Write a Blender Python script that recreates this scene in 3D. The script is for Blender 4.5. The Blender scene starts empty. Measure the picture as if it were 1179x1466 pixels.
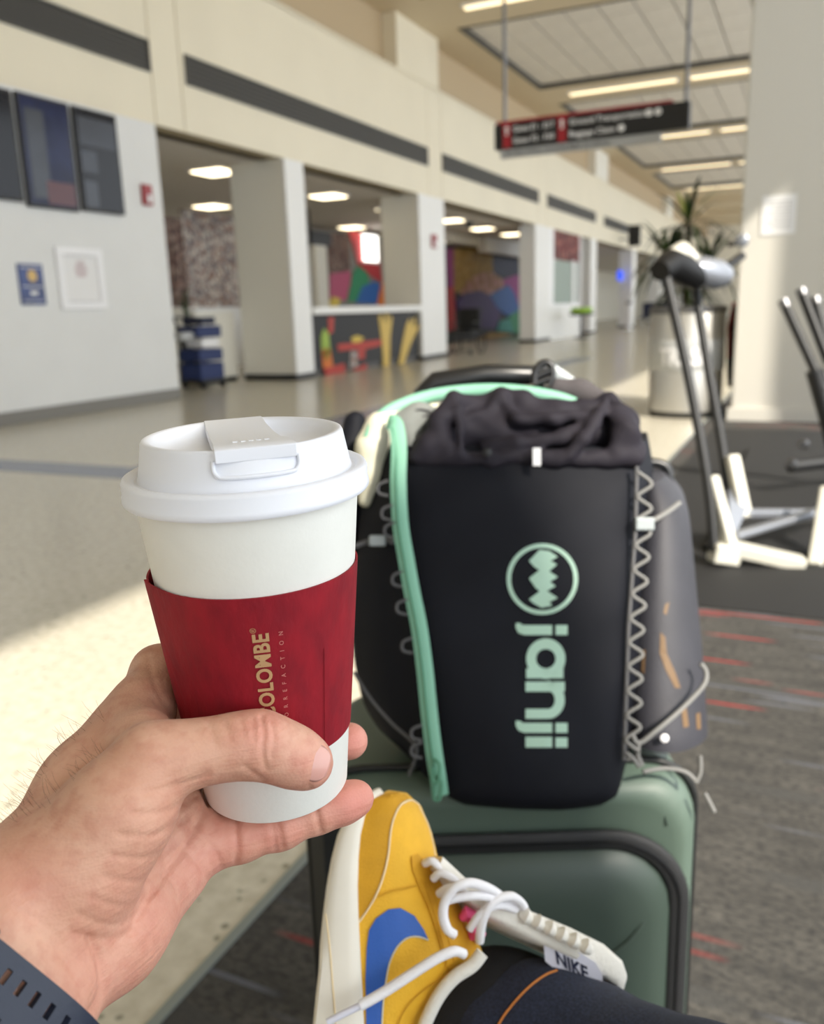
import bpy, bmesh, math, random
import numpy as np
from mathutils import Vector, Matrix
from mathutils.bvhtree import BVHTree
random.seed(7); np.random.seed(7)
SC = bpy.context.scene
COL = SC.collection

# ------------------------------------------------------------------ camera
H = 1.10
PITCH, ROLL, F, CX, CY = math.radians(13.26), math.radians(1.884), 1218.5, 589.5, 733.0
fw = np.array([0, math.cos(PITCH), -math.sin(PITCH)]); u0 = np.array([0, math.sin(PITCH), math.cos(PITCH)]); r0 = np.array([1., 0, 0])
up = u0*math.cos(ROLL) + r0*math.sin(ROLL); rt = r0*math.cos(ROLL) - u0*math.sin(ROLL)
C0 = np.array([0, 0, H])
cam = bpy.data.cameras.new('camera'); camo = bpy.data.objects.new('camera', cam); COL.objects.link(camo)
m = Matrix.Identity(4)
for i in range(3):
    m[i][0] = rt[i]; m[i][1] = up[i]; m[i][2] = -fw[i]; m[i][3] = C0[i]
camo.matrix_world = m
cam.sensor_fit = 'AUTO'; cam.sensor_width = 36; cam.lens = F/1466*36
cam.clip_start = .02; cam.clip_end = 300
cam.dof.use_dof = True; cam.dof.focus_distance = .335; cam.dof.aperture_fstop = 10.5
SC.camera = camo
SC.view_settings.view_transform = 'Standard'; SC.view_settings.look = 'None'
SC.view_settings.gamma = 1; SC.view_settings.use_curve_mapping = False
SC.view_settings.exposure = -0.25
SC.cycles.use_denoising = True
SC.cycles.sample_clamp_indirect = 6
SC.cycles.max_bounces = 8; SC.cycles.diffuse_bounces = 5; SC.cycles.glossy_bounces = 3
SC.cycles.caustics_reflective = False; SC.cycles.caustics_refractive = False

# hall frame: s runs down the concourse, n points at the shops (n = 0 is the shop front), z up
TH = math.radians(25.23)
T = np.array([math.sin(TH), math.cos(TH), 0]); N = np.array([-math.cos(TH), math.sin(TH), 0]); W0 = np.array([-3.236, 12.182, 0])
def hp(s, n, z): return W0 + T*s + N*n + np.array([0, 0, z])
def ray(x, y): return fw + rt*(x-CX)/F - up*(y-CY)/F
def at(x, y, D): return C0 + ray(x, y)*D
def proj(P):
    q = np.asarray(P) - C0; d = q @ fw
    return CX + F*(q @ rt)/d, CY - F*(q @ up)/d, d
def on_n(x, y, n):
    d = ray(x, y); k = (n - (C0-W0) @ N)/(d @ N); P = C0 + d*k
    return float((P-W0) @ T), float(P[2])
def on_s(x, y, s):
    d = ray(x, y); k = (s - (C0-W0) @ T)/(d @ T); P = C0 + d*k
    return float((P-W0) @ N), float(P[2])

# ------------------------------------------------------------------ world, sun
world = bpy.data.worlds.new('sky'); SC.world = world; world.use_nodes = True
bg = world.node_tree.nodes['Background']
bg.inputs['Color'].default_value = (.90, .95, 1.0, 1); bg.inputs['Strength'].default_value = 3.4
SUN_K, SUN_A = .55, .95                      # per metre towards the shops: metres down the hall, metres of drop
sun = bpy.data.lights.new('sun', 'SUN'); suno = bpy.data.objects.new('sun', sun); COL.objects.link(suno)
sd = Vector(N + T*SUN_K - np.array([0, 0, SUN_A])).normalized()
suno.rotation_euler = sd.to_track_quat('-Z', 'Y').to_euler(); suno.location = hp(-14, -20, 14)
sun.energy = 10.0; sun.color = (1.0, .92, .80); sun.angle = math.radians(.8)

# ------------------------------------------------------------------ helpers
def lin(r, g, b):
    f = lambda c: (c/12.92 if c <= .04045 else ((c+.055)/1.055)**2.4)
    return (f(r/255), f(g/255), f(b/255), 1)
MATS = {}
def pm(name, rgb, rough=.5, metal=0., var=0., vscale=30., bump=0., bscale=80., rgb2=None, emit=0., emit_rgb=None, sss=0., alpha=1., coat=0., sheen=0., stretch=None, spec=.5, detail=4.):
    mt = bpy.data.materials.new(name); mt.use_nodes = True; MATS[name] = mt
    nt = mt.node_tree; b = nt.nodes['Principled BSDF']
    c1 = lin(*rgb); b.inputs['Base Color'].default_value = c1
    b.inputs['Roughness'].default_value = rough; b.inputs['Metallic'].default_value = metal
    b.inputs['Specular IOR Level'].default_value = spec
    tc = nt.nodes.new('ShaderNodeTexCoord'); co = tc.outputs['Object']
    if stretch:
        mp = nt.nodes.new('ShaderNodeMapping'); mp.inputs['Scale'].default_value = stretch
        nt.links.new(co, mp.inputs['Vector']); co = mp.outputs['Vector']
    if var > 0 or rgb2:
        nz = nt.nodes.new('ShaderNodeTexNoise'); nz.inputs['Scale'].default_value = vscale; nz.inputs['Detail'].default_value = detail
        nt.links.new(co, nz.inputs['Vector'])
        rp = nt.nodes.new('ShaderNodeValToRGB')
        if rgb2: a, c = c1, lin(*rgb2)
        else:
            a = tuple(min(1, v*(1+var)) for v in c1[:3]) + (1,); c = tuple(v*(1-var) for v in c1[:3]) + (1,)
        rp.color_ramp.elements[0].position = .32; rp.color_ramp.elements[1].position = .68
        rp.color_ramp.elements[0].color = a; rp.color_ramp.elements[1].color = c
        nt.links.new(nz.outputs['Fac'], rp.inputs['Fac']); nt.links.new(rp.outputs['Color'], b.inputs['Base Color'])
    if bump > 0:
        nb = nt.nodes.new('ShaderNodeTexNoise'); nb.inputs['Scale'].default_value = bscale; nb.inputs['Detail'].default_value = 5
        nt.links.new(co, nb.inputs['Vector'])
        bp = nt.nodes.new('ShaderNodeBump'); bp.inputs['Strength'].default_value = bump; bp.inputs['Distance'].default_value = .002
        nt.links.new(nb.outputs['Fac'], bp.inputs['Height']); nt.links.new(bp.outputs['Normal'], b.inputs['Normal'])
    if emit > 0:
        b.inputs['Emission Color'].default_value = lin(*(emit_rgb or rgb)); b.inputs['Emission Strength'].default_value = emit
    if sss > 0:
        b.inputs['Subsurface Weight'].default_value = sss; b.inputs['Subsurface Radius'].default_value = (1, .35, .2); b.inputs['Subsurface Scale'].default_value = .004
    if alpha < 1: b.inputs['Alpha'].default_value = alpha
    if coat: b.inputs['Coat Weight'].default_value = coat
    if sheen: b.inputs['Sheen Weight'].default_value = sheen; b.inputs['Sheen Roughness'].default_value = .4
    return mt

class MB:
    def __init__(self): self.v = []; self.f = []
    def add(self, vs, fs):
        o = len(self.v); self.v += [tuple(map(float, p)) for p in vs]; self.f += [tuple(o+i for i in f) for f in fs]; return self
    def box8(self, P): return self.add(P, [(0,3,2,1),(4,5,6,7),(0,1,5,4),(1,2,6,5),(2,3,7,6),(3,0,4,7)])
    def box(self, c, a, b, d):
        c, a, b, d = map(np.asarray, (c, a, b, d))
        return self.box8([c-a-b-d, c+a-b-d, c+a+b-d, c-a+b-d, c-a-b+d, c+a-b+d, c+a+b+d, c-a+b+d])
    def hbox(self, s0, s1, n0, n1, z0, z1):
        return self.box8([hp(s0,n0,z0), hp(s1,n0,z0), hp(s1,n1,z0), hp(s0,n1,z0), hp(s0,n0,z1), hp(s1,n0,z1), hp(s1,n1,z1), hp(s0,n1,z1)])
    def loft(self, rings, closed=True, caps=True):
        k = len(rings[0]); vs = [p for r in rings for p in r]; fs = []
        for i in range(len(rings)-1):
            for j in range(k if closed else k-1):
                j2 = (j+1) % k; fs.append((i*k+j, i*k+j2, (i+1)*k+j2, (i+1)*k+j))
        if caps and closed:
            fs.append(tuple(range(k))[::-1]); fs.append(tuple((len(rings)-1)*k+j for j in range(k)))
        return self.add(vs, fs)
    def tube(self, path, rad, seg=8, closed=False, flat=1.0, flat_dir=None):
        P = [np.asarray(p, float) for p in path]; n = len(P)
        R = rad if hasattr(rad, '__len__') else [rad]*n
        rings = []; prev = None
        for i in range(n):
            if closed: t = P[(i+1) % n] - P[i-1]
            else: t = P[min(i+1, n-1)] - P[max(i-1, 0)]
            t = t/(np.linalg.norm(t)+1e-12)
            if flat_dir is not None: a = np.asarray(flat_dir, float)
            elif prev is None: a = np.array([0,0,1.]) if abs(t[2]) < .9 else np.array([1.,0,0])
            else: a = prev
            a = a - t*(a @ t); a = a/(np.linalg.norm(a)+1e-12); b = np.cross(t, a); prev = a
            rings.append([P[i] + R[i]*(math.cos(q)*a*flat + math.sin(q)*b) for q in np.linspace(0, 2*math.pi, seg, endpoint=False)])
        if closed: rings.append(rings[0]); return self.loft(rings, True, False)
        return self.loft(rings, True, True)
    def lathe(self, prof, B, ax, seg=64):
        B, ax = np.asarray(B, float), np.asarray(ax, float); ax = ax/np.linalg.norm(ax)
        a = np.cross(ax, [0, 1., 0]); a /= np.linalg.norm(a); b = np.cross(ax, a)
        rings = [[B + ax*z + max(r, 1e-5)*(math.cos(q)*a + math.sin(q)*b) for q in np.linspace(0, 2*math.pi, seg, endpoint=False)] for r, z in prof]
        return self.loft(rings, True, True)
    def build(self, name, mat, parent=None, smooth=None, bevel=0., sub=0, solid=0., loc=None):
        me = bpy.data.meshes.new(name)
        off = np.zeros(3)
        if parent is not None: off = np.array(parent['_o'])
        elif loc is not None: off = np.array(loc)
        V = np.array(self.v) - off
        me.from_pydata(V.tolist(), [], self.f); me.validate()
        bm = bmesh.new(); bm.from_mesh(me); bmesh.ops.remove_doubles(bm, verts=bm.verts, dist=1e-7); bmesh.ops.recalc_face_normals(bm, faces=bm.faces); bm.to_mesh(me); bm.free()
        if smooth is not None:
            me.polygons.foreach_set('use_smooth', [True]*len(me.polygons))
            if smooth < 179: me.set_sharp_from_angle(angle=math.radians(smooth))
        me.materials.append(MATS[mat] if isinstance(mat, str) else mat)
        o = bpy.data.objects.new(name, me); COL.objects.link(o)
        if parent is not None: o.parent = parent
        else: o.location = off
        o['_o'] = list(map(float, off))
        if solid: md = o.modifiers.new('solid', 'SOLIDIFY'); md.thickness = solid; md.offset = 0
        if bevel: md = o.modifiers.new('bevel', 'BEVEL'); md.width = bevel; md.segments = 3; md.limit_method = 'ANGLE'; md.angle_limit = math.radians(50)
        if sub: md = o.modifiers.new('sub', 'SUBSURF'); md.levels = sub; md.render_levels = sub
        return o
def thing(name, label, cat, loc, group=None):
    o = bpy.data.objects.new(name, None); COL.objects.link(o); o.location = loc; o['_o'] = list(map(float, loc)); o.empty_display_size = .05
    o['label'] = label; o['category'] = cat
    if group: o['group'] = group
    return o
def tag(o, label, cat, group=None):
    o['label'] = label; o['category'] = cat
    if group: o['group'] = group
    return o
def struct(o, label=None):
    o['kind'] = 'structure'
    if label: o['label'] = label
    return o
def share(src, name, parent, delta=(0, 0, 0)):
    o = src.copy(); o.name = name; COL.objects.link(o); o.parent = parent; o.location = Vector(src.location) + Vector(delta); return o
def poly_n(mb, pts, n, th=.02, px=True):
    """flat plate with the outline pts standing on the plane n, th thick towards the hall"""
    q = [on_n(x, y, n) for x, y in pts] if px else pts
    q = [(s, min(max(z, 0.), 3.6)) for s, z in q]
    k = len(q); a = [hp(s, n, z) for s, z in q]; b = [hp(s, n-th, z) for s, z in q]
    return mb.add(a+b, [tuple(range(k)), tuple(range(k, 2*k))[::-1]] + [(i, (i+1) % k, k+(i+1) % k, k+i) for i in range(k)])
def rect_n(mb, x0, y0, x1, y1, n, th=.02):
    s0, z1 = on_n(x0, (y0+y1)/2, n)[0], on_n((x0+x1)/2, y0, n)[1]; s1, z0 = on_n(x1, (y0+y1)/2, n)[0], on_n((x0+x1)/2, y1, n)[1]
    mb.hbox(s0, s1, n-th, n, z0, z1); return s0, s1, z0, z1
_fonts = {}
def text_verts(body, offset=0., spacing=1.):
    cu = bpy.data.curves.new('t', 'FONT'); cu.body = body; cu.size = 1; cu.offset = offset; cu.space_character = spacing; cu.resolution_u = 4
    ob = bpy.data.objects.new('t', cu); COL.objects.link(ob)
    dg = bpy.context.evaluated_depsgraph_get(); me = bpy.data.meshes.new_from_object(ob.evaluated_get(dg))
    V = np.array([v.co[:] for v in me.vertices]); Fc = [tuple(p.vertices) for p in me.polygons]
    bpy.data.objects.remove(ob); bpy.data.curves.remove(cu); bpy.data.meshes.remove(me)
    V[:, 0] -= V[:, 0].min(); return V, Fc
def text_mesh(mb, body, f, offset=0., spacing=1.):
    V, Fc = text_verts(body, offset, spacing); mb.add([f(v[0], v[1]) for v in V], Fc); return V[:, 0].max()

# signed distance modelling (limbs, soft bags): blended capsules -> surface nets
def sdf_mesh(prims, vox, cut=None, noise=None, pad=.012):
    """prims: (a, b, ra, rb, k)"""
    lo = np.min([np.minimum(a-ra, b-rb) for a, b, ra, rb, k in prims], axis=0) - pad
    hi = np.max([np.maximum(a+ra, b+rb) for a, b, ra, rb, k in prims], axis=0) + pad
    n = np.ceil((hi-lo)/vox).astype(int) + 1
    ax = [(lo[i] + vox*np.arange(n[i])).astype(np.float32) for i in range(3)]
    fld = np.full(tuple(n), .05, np.float32)
    for a, b, ra, rb, k in prims:
        l = np.minimum(a-ra, b-rb) - .03; h = np.maximum(a+ra, b+rb) + .03
        i0 = np.maximum(((l-lo)/vox).astype(int), 0); i1 = np.minimum(((h-lo)/vox).astype(int)+2, n)
        sl = tuple(slice(i0[i], i1[i]) for i in range(3))
        X, Y, Z = np.meshgrid(*[ax[i][sl[i]] for i in range(3)], indexing='ij', sparse=True)
        ab = (b-a); L2 = ab @ ab + 1e-12
        t = np.clip(((X-a[0])*ab[0] + (Y-a[1])*ab[1] + (Z-a[2])*ab[2])/L2, 0, 1)
        d = np.sqrt((X-a[0]-t*ab[0])**2 + (Y-a[1]-t*ab[1])**2 + (Z-a[2]-t*ab[2])**2) - (ra + (rb-ra)*t)
        g = fld[sl]; hh = np.clip(.5 + .5*(g-d)/k, 0, 1)
        fld[sl] = (g*(1-hh) + d*hh - k*hh*(1-hh)).astype(np.float32)
    if cut is not None or noise is not None:
        X, Y, Z = np.meshgrid(*ax, indexing='ij')
        if noise is not None: fld += noise(X, Y, Z).astype(np.float32)
        if cut is not None: fld = np.maximum(fld, -cut(X, Y, Z).astype(np.float32))
    s = fld < 0
    cells = np.zeros(tuple(n-1), bool); al = np.ones(tuple(n-1), bool)
    C8 = [s[i:n[0]-1+i, j:n[1]-1+j, k:n[2]-1+k] for i in (0,1) for j in (0,1) for k in (0,1)]
    for c in C8: cells |= c; al &= c
    act = cells & ~al; idx = np.argwhere(act); vid = np.full(act.shape, -1, np.int64); vid[act] = np.arange(len(idx))
    acc = np.zeros((len(idx), 3)); cnt = np.zeros(len(idx))
    cor = [(i, j, k) for i in (0,1) for j in (0,1) for k in (0,1)]
    for p in cor:
        for d in range(3):
            if p[d] == 0:
                q = list(p); q[d] = 1
                fa = fld[idx[:,0]+p[0], idx[:,1]+p[1], idx[:,2]+p[2]]; fb = fld[idx[:,0]+q[0], idx[:,1]+q[1], idx[:,2]+q[2]]
                mk = (fa < 0) != (fb < 0); t = np.where(mk, fa/(fa-fb+1e-20), 0)
                e = np.tile(np.array(p, float), (len(idx), 1)); e[:, d] += t
                acc[mk] += e[mk]; cnt[mk] += 1
    V = lo + vox*(idx + acc/cnt[:, None])
    Fs = []
    for d in range(3):
        a1, a2 = (d+1) % 3, (d+2) % 3
        sh = list(n); sl0 = [slice(None)]*3; sl1 = [slice(None)]*3; sl0[d] = slice(0, -1); sl1[d] = slice(1, None)
        ch = s[tuple(sl0)] != s[tuple(sl1)]; e = np.argwhere(ch)
        ok = (e[:, a1] > 0) & (e[:, a2] > 0) & (e[:, a1] < n[a1]-1) & (e[:, a2] < n[a2]-1); e = e[ok]
        q = []
        for o1, o2 in ((0,0),(1,0),(1,1),(0,1)):
            c = e.copy(); c[:, a1] -= o1; c[:, a2] -= o2; q.append(vid[c[:,0], c[:,1], c[:,2]])
        q = np.stack(q, 1); fl_ = ~s[e[:,0], e[:,1], e[:,2]]; q[fl_] = q[fl_][:, ::-1]; Fs.append(q)
    return V, np.concatenate(Fs)
def relax(V, Fc, it=2, lam=.5):
    E = np.concatenate([Fc[:, [0,1]], Fc[:, [1,2]], Fc[:, [2,3]], Fc[:, [3,0]]])
    for _ in range(it):
        a = np.zeros_like(V); c = np.zeros(len(V))
        np.add.at(a, E[:,0], V[E[:,1]]); np.add.at(c, E[:,0], 1); np.add.at(a, E[:,1], V[E[:,0]]); np.add.at(c, E[:,1], 1)
        V = V + lam*(a/np.maximum(c, 1)[:, None] - V)
    return V
def normals(V, Fc):
    n = np.cross(V[Fc[:,2]]-V[Fc[:,0]], V[Fc[:,3]]-V[Fc[:,1]]); a = np.zeros_like(V)
    for i in range(4): np.add.at(a, Fc[:, i], n)
    a /= (np.linalg.norm(a, axis=1)[:, None]+1e-12)
    return a
def raw_obj(name, V, Fc, mat, parent=None):
    mb = MB(); mb.v = V.tolist(); mb.f = [tuple(map(int, f)) for f in Fc]; return mb.build(name, mat, parent, smooth=180)
def cam_prim(a, b, k):      # (px, py, depth, radius in mm) ends
    return (at(*a[:3]), at(*b[:3]), a[3]/1000, b[3]/1000, k)

# drape an outline seen from the viewer's side onto a surface (prints, patches, piping)
def bvh_of(mb): return BVHTree.FromPolygons([Vector(v) for v in mb.v], mb.f)
def hit(bvh, x, y):
    d = Vector(ray(x, y)).normalized(); h = bvh.ray_cast(Vector(C0), d)
    return (None, None) if h[0] is None else (np.array(h[0]), d)
def drape(bvh, pts, off, maxlen, fallD=None, th=0.):
    bm = bmesh.new(); f = bm.faces.new([bm.verts.new((x, y, 0)) for x, y in pts])
    f.normal_update(); bmesh.ops.triangulate(bm, faces=[f], ngon_method='EAR_CLIP')
    for _ in range(6):
        es = [e for e in bm.edges if e.calc_length() > maxlen]
        if not es: break
        bmesh.ops.subdivide_edges(bm, edges=es, cuts=1); bmesh.ops.triangulate(bm, faces=[g for g in bm.faces if len(g.verts) > 3])
    bm.verts.index_update(); vs = []
    for v in bm.verts:
        P, d = hit(bvh, v.co.x, v.co.y)
        if P is None: P = at(v.co.x, v.co.y, fallD if fallD else .9); d = Vector(ray(v.co.x, v.co.y)).normalized()
        vs.append(P - np.array(d)*off)
    fs = [tuple(v.index for v in g.verts) for g in bm.faces]
    if th > 0:
        be = [(e.verts[0].index, e.verts[1].index) for e in bm.edges if e.is_boundary]
        k = len(vs); back = []
        for p in vs:
            d = p - C0; back.append(p + d/np.linalg.norm(d)*th)
        vs = vs + back; fs = fs + [tuple(i+k for i in f)[::-1] for f in fs] + [(a, b, b+k, a+k) for a, b in be]
    bm.free(); mb = MB(); mb.add(vs, fs); return mb
def drape_path(bvh, pts, off, fallD):
    out = []
    for x, y in pts:
        P, d = hit(bvh, x, y); out.append(at(x, y, fallD) if P is None else P - np.array(d)*off)
    return out
def smooth_path(pts, n=8):
    P = [np.asarray(p, float) for p in pts]; out = []
    for i in range(len(P)-1):
        p0, p1, p2, p3 = P[max(i-1, 0)], P[i], P[i+1], P[min(i+2, len(P)-1)]
        for t in np.linspace(0, 1, n, endpoint=False):
            out.append(.5*((2*p1) + (-p0+p2)*t + (2*p0-5*p1+4*p2-p3)*t*t + (-p0+3*p1-3*p2+p3)*t**3))
    out.append(P[-1]); return out


# ------------------------------------------------------------------ materials
def hall_coords(nt):
    tc = nt.nodes.new('ShaderNodeTexCoord'); o = []
    for ax in (T, N):
        d = nt.nodes.new('ShaderNodeVectorMath'); d.operation = 'DOT_PRODUCT'; d.inputs[1].default_value = tuple(ax)
        nt.links.new(tc.outputs['Object'], d.inputs[0]); o.append(d.outputs['Value'])
    return o
def node(nt, kind, **kw):
    n = nt.nodes.new(kind)
    for k, v in kw.items(): n.inputs[k].default_value = v
    return n
def mix(nt, fac, a, b):
    m = nt.nodes.new('ShaderNodeMix'); m.data_type = 'RGBA'
    for s, v in ((0, fac), (6, a), (7, b)):
        if isinstance(v, (tuple, float, int)): m.inputs[s].default_value = v
        else: nt.links.new(v, m.inputs[s])
    return m.outputs[2]
def ramp(nt, src, p0, p1, c0=(0,0,0,1), c1=(1,1,1,1)):
    r = nt.nodes.new('ShaderNodeValToRGB'); r.color_ramp.elements[0].position = p0; r.color_ramp.elements[1].position = p1
    r.color_ramp.elements[0].color = c0; r.color_ramp.elements[1].color = c1; nt.links.new(src, r.inputs['Fac']); return r.outputs['Color']
def scaled(nt, s, n, ks, kn, off=0.):
    c = nt.nodes.new('ShaderNodeCombineXYZ')
    for sock, v, k in (('X', s, ks), ('Y', n, kn)):
        mm = nt.nodes.new('ShaderNodeMath'); mm.operation = 'MULTIPLY'; mm.inputs[1].default_value = k; nt.links.new(v, mm.inputs[0]); nt.links.new(mm.outputs[0], c.inputs[sock])
    c.inputs['Z'].default_value = off; return c.outputs[0]
def noise(nt, vec, scale, detail=3.):
    n = node(nt, 'ShaderNodeTexNoise', Scale=scale, Detail=detail); nt.links.new(vec, n.inputs['Vector']); return n.outputs['Fac']

mt = pm('carpet', (120, 116, 110), rough=.95, spec=.1); nt = mt.node_tree; b = nt.nodes['Principled BSDF']; s_, n_ = hall_coords(nt)
base = mix(nt, ramp(nt, noise(nt, scaled(nt, s_, n_, 22, 6), 1.0, 6), .3, .7), lin(66, 65, 63), lin(88, 86, 82))
base = mix(nt, ramp(nt, noise(nt, scaled(nt, s_, n_, 110, 50, 4), 1.0, 4), .42, .7), base, lin(54, 54, 54))
def math_(nt, op, a, b_=None):
    q = nt.nodes.new('ShaderNodeMath'); q.operation = op
    for i, v in enumerate((a, b_)):
        if v is None: continue
        if isinstance(v, (int, float)): q.inputs[i].default_value = v
        else: nt.links.new(v, q.inputs[i])
    return q.outputs[0]
def white(nt, v):
    q = nt.nodes.new('ShaderNodeTexWhiteNoise'); q.noise_dimensions = '1D'; nt.links.new(v, q.inputs['W']); return q.outputs['Value']
for wd, off, thr, col_ in ((.040, 0.3, .60, (72, 72, 71)), (.012, 3.1, .645, (96, 99, 108)), (.014, 7.7, .68, (150, 54, 52))):
    row = math_(nt, 'FLOOR', math_(nt, 'DIVIDE', math_(nt, 'ADD', s_, off), wd)); rr = white(nt, row)
    cv = nt.nodes.new('ShaderNodeCombineXYZ'); nt.links.new(math_(nt, 'ADD', math_(nt, 'MULTIPLY', n_, 1.5), math_(nt, 'MULTIPLY', rr, 57.)), cv.inputs['X']); nt.links.new(math_(nt, 'MULTIPLY', row, 3.37), cv.inputs['Y'])
    base = mix(nt, math_(nt, 'MULTIPLY', ramp(nt, noise(nt, cv.outputs[0], 1.0, 1), thr, thr+.04), .8), base, lin(*col_))
nt.links.new(base, b.inputs['Base Color'])
bp = nt.nodes.new('ShaderNodeBump'); bp.inputs['Strength'].default_value = .6; bp.inputs['Distance'].default_value = .004
nt.links.new(noise(nt, scaled(nt, s_, n_, 160, 160), 1.0, 3), bp.inputs['Height']); nt.links.new(bp.outputs['Normal'], b.inputs['Normal'])

mt = pm('terrazzo', (198, 192, 176), rough=.22, spec=.5); nt = mt.node_tree; b = nt.nodes['Principled BSDF']; s_, n_ = hall_coords(nt)
base = mix(nt, ramp(nt, noise(nt, scaled(nt, s_, n_, 30, 30), 1.0, 5), .35, .65), lin(204, 199, 184), lin(186, 180, 163))
vo = node(nt, 'ShaderNodeTexVoronoi', Scale=1.0); nt.links.new(scaled(nt, s_, n_, 26, 26), vo.inputs['Vector'])
chip = ramp(nt, vo.outputs['Distance'], .16, .26, (1,1,1,1), (0,0,0,1))
sel = ramp(nt, noise(nt, scaled(nt, s_, n_, 21, 21, 5), 1.0, 1), .52, .56)
mm = nt.nodes.new('ShaderNodeMath'); mm.operation = 'MULTIPLY'; nt.links.new(chip, mm.inputs[0]); nt.links.new(sel, mm.inputs[1])
base = mix(nt, mm.outputs[0], base, lin(140, 138, 124))
nt.links.new(base, b.inputs['Base Color'])

def speckle(name, cols, scale, rough=.7):
    mt = pm(name, cols[0], rough=rough); nt = mt.node_tree; b = nt.nodes['Principled BSDF']; tc = nt.nodes.new('ShaderNodeTexCoord')
    v = node(nt, 'ShaderNodeTexVoronoi', Scale=scale); nt.links.new(tc.outputs['Object'], v.inputs['Vector'])
    sp = nt.nodes.new('ShaderNodeSeparateColor'); nt.links.new(v.outputs['Color'], sp.inputs[0])
    r = nt.nodes.new('ShaderNodeValToRGB'); r.color_ramp.interpolation = 'CONSTANT'
    while len(r.color_ramp.elements) < len(cols): r.color_ramp.elements.new(.5)
    for i, c in enumerate(cols): r.color_ramp.elements[i].position = i/len(cols); r.color_ramp.elements[i].color = lin(*c)
    nt.links.new(sp.outputs[0], r.inputs['Fac']); nt.links.new(r.outputs['Color'], b.inputs['Base Color'])

pm('wall_white', (224, 225, 224), rough=.6, var=.02, vscale=1.5)
pm('fascia', (232, 224, 202), rough=.55, var=.02, vscale=1.0)
pm('beige', (190, 170, 138), rough=.7)
pm('beam', (202, 186, 156), rough=.6)
pm('ceiling_tile', (214, 207, 194), rough=.9, var=.03, vscale=6)
pm('soffit', (216, 210, 204), rough=.9)
pm('column_white', (234, 234, 232), rough=.5)
pm('column_beige', (234, 231, 220), rough=.6)
pm('pillar', (206, 203, 194), rough=.5)
pm('base_gray', (122, 119, 113), rough=.4)
pm('seam', (170, 158, 132), rough=.8)
pm('vent_dark', (66, 64, 60), rough=.7); pm('vent_slat', (74, 72, 68), rough=.5)
pm('screen', (16, 18, 26), rough=.12, var=.5, vscale=1.2, spec=.25); pm('screen_blue', (24, 32, 66), rough=.15, spec=.25, var=.5, vscale=2.5); pm('screen_red', (84, 34, 42), rough=.3)
pm('screen_grey', (40, 46, 58), rough=.25, var=.3, vscale=2)
pm('black', (18, 18, 19), rough=.5); pm('black_gloss', (12, 12, 13), rough=.5, spec=.3)
pm('red_alarm', (150, 26, 30), rough=.35); pm('poster_blue', (36, 62, 128), rough=.3, rgb2=(24, 38, 84), vscale=4)
pm('gold', (212, 178, 110), rough=.5); pm('paper', (232, 232, 232), rough=.7); pm('paper_ink', (150, 150, 152), rough=.7); pm('ink_red', (160, 110, 116), rough=.7)
pm('frame_white', (238, 238, 240), rough=.35)
pm('lamp_warm', (255, 244, 216), emit=6.0, emit_rgb=(255, 236, 196)); pm('lamp_strip', (255, 240, 205), emit=2.2, emit_rgb=(255, 232, 186))
pm('lamp_white', (255, 252, 246), emit=4.0, emit_rgb=(255, 250, 240)); pm('screen_lit', (40, 80, 220), emit=1.2, emit_rgb=(40, 80, 235))
pm('sign_black', (20, 20, 21), rough=.4); pm('sign_red', (158, 26, 40), rough=.4); pm('sign_white', (226, 226, 226), rough=.5, emit=.08, emit_rgb=(230, 230, 230)); pm('sign_grey', (172, 174, 174), rough=.4)
pm('steel', (196, 194, 188), rough=.35, metal=.75, bump=.4, bscale=60); pm('steel_plain', (128, 128, 130), rough=.4, metal=1.0)
pm('leaf', (66, 92, 44), rough=.4, rgb2=(36, 58, 28), vscale=6); pm('leaf_dark', (36, 54, 30), rough=.45, rgb2=(22, 36, 20), vscale=6); pm('leaf_light', (140, 150, 60), rough=.4); pm('bark', (92, 80, 62), rough=.9, bump=.5, bscale=40)
pm('green_rim', (70, 150, 96), rough=.4); pm('mach_white', (204, 202, 190), rough=.3); pm('mach_dark', (22, 23, 24), rough=.5); pm('mach_silver', (140, 144, 152), rough=.35, metal=.5); pm('rubber', (24, 24, 25), rough=.7)
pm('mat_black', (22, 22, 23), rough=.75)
pm('inlay_blue', (108, 116, 138), rough=.25)
pm('edge_metal', (136, 146, 146), rough=.35, metal=.3)
speckle('mosaic', [(196,186,176),(150,120,104),(120,116,120),(206,198,190),(170,146,136),(118,110,110)], 15)
speckle('mosaic_brown', [(96,74,66),(140,120,110),(70,54,50),(120,90,80)], 14)
speckle('mosaic_red', [(120,40,40),(90,30,34),(150,90,80),(60,26,28)], 7)
speckle('mural_ochre', [(158,124,54),(140,108,44),(170,140,74)], 6)
speckle('mural_dots', [(176,130,120),(160,116,100),(190,150,136),(150,110,70)], 5)
for nm, c in dict(mural_pink=(176,82,112), mural_magenta=(146,52,122), mural_green=(48,132,92), mural_blue=(40,92,160), mural_orange=(206,112,40), mural_purple=(62,40,104), mural_navy=(30,36,62), mural_red=(176,52,58), mural_teal=(52,140,128), mural_yellow=(206,180,76), mural_black=(26,26,28), hand_yellow=(206,176,92), hand_green=(150,176,70), hand_red=(176,58,48), cart_blue=(28,46,96), bin_lime=(150,190,60), glass_green=(150,164,156)).items(): pm(nm, c, rough=.6)

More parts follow.
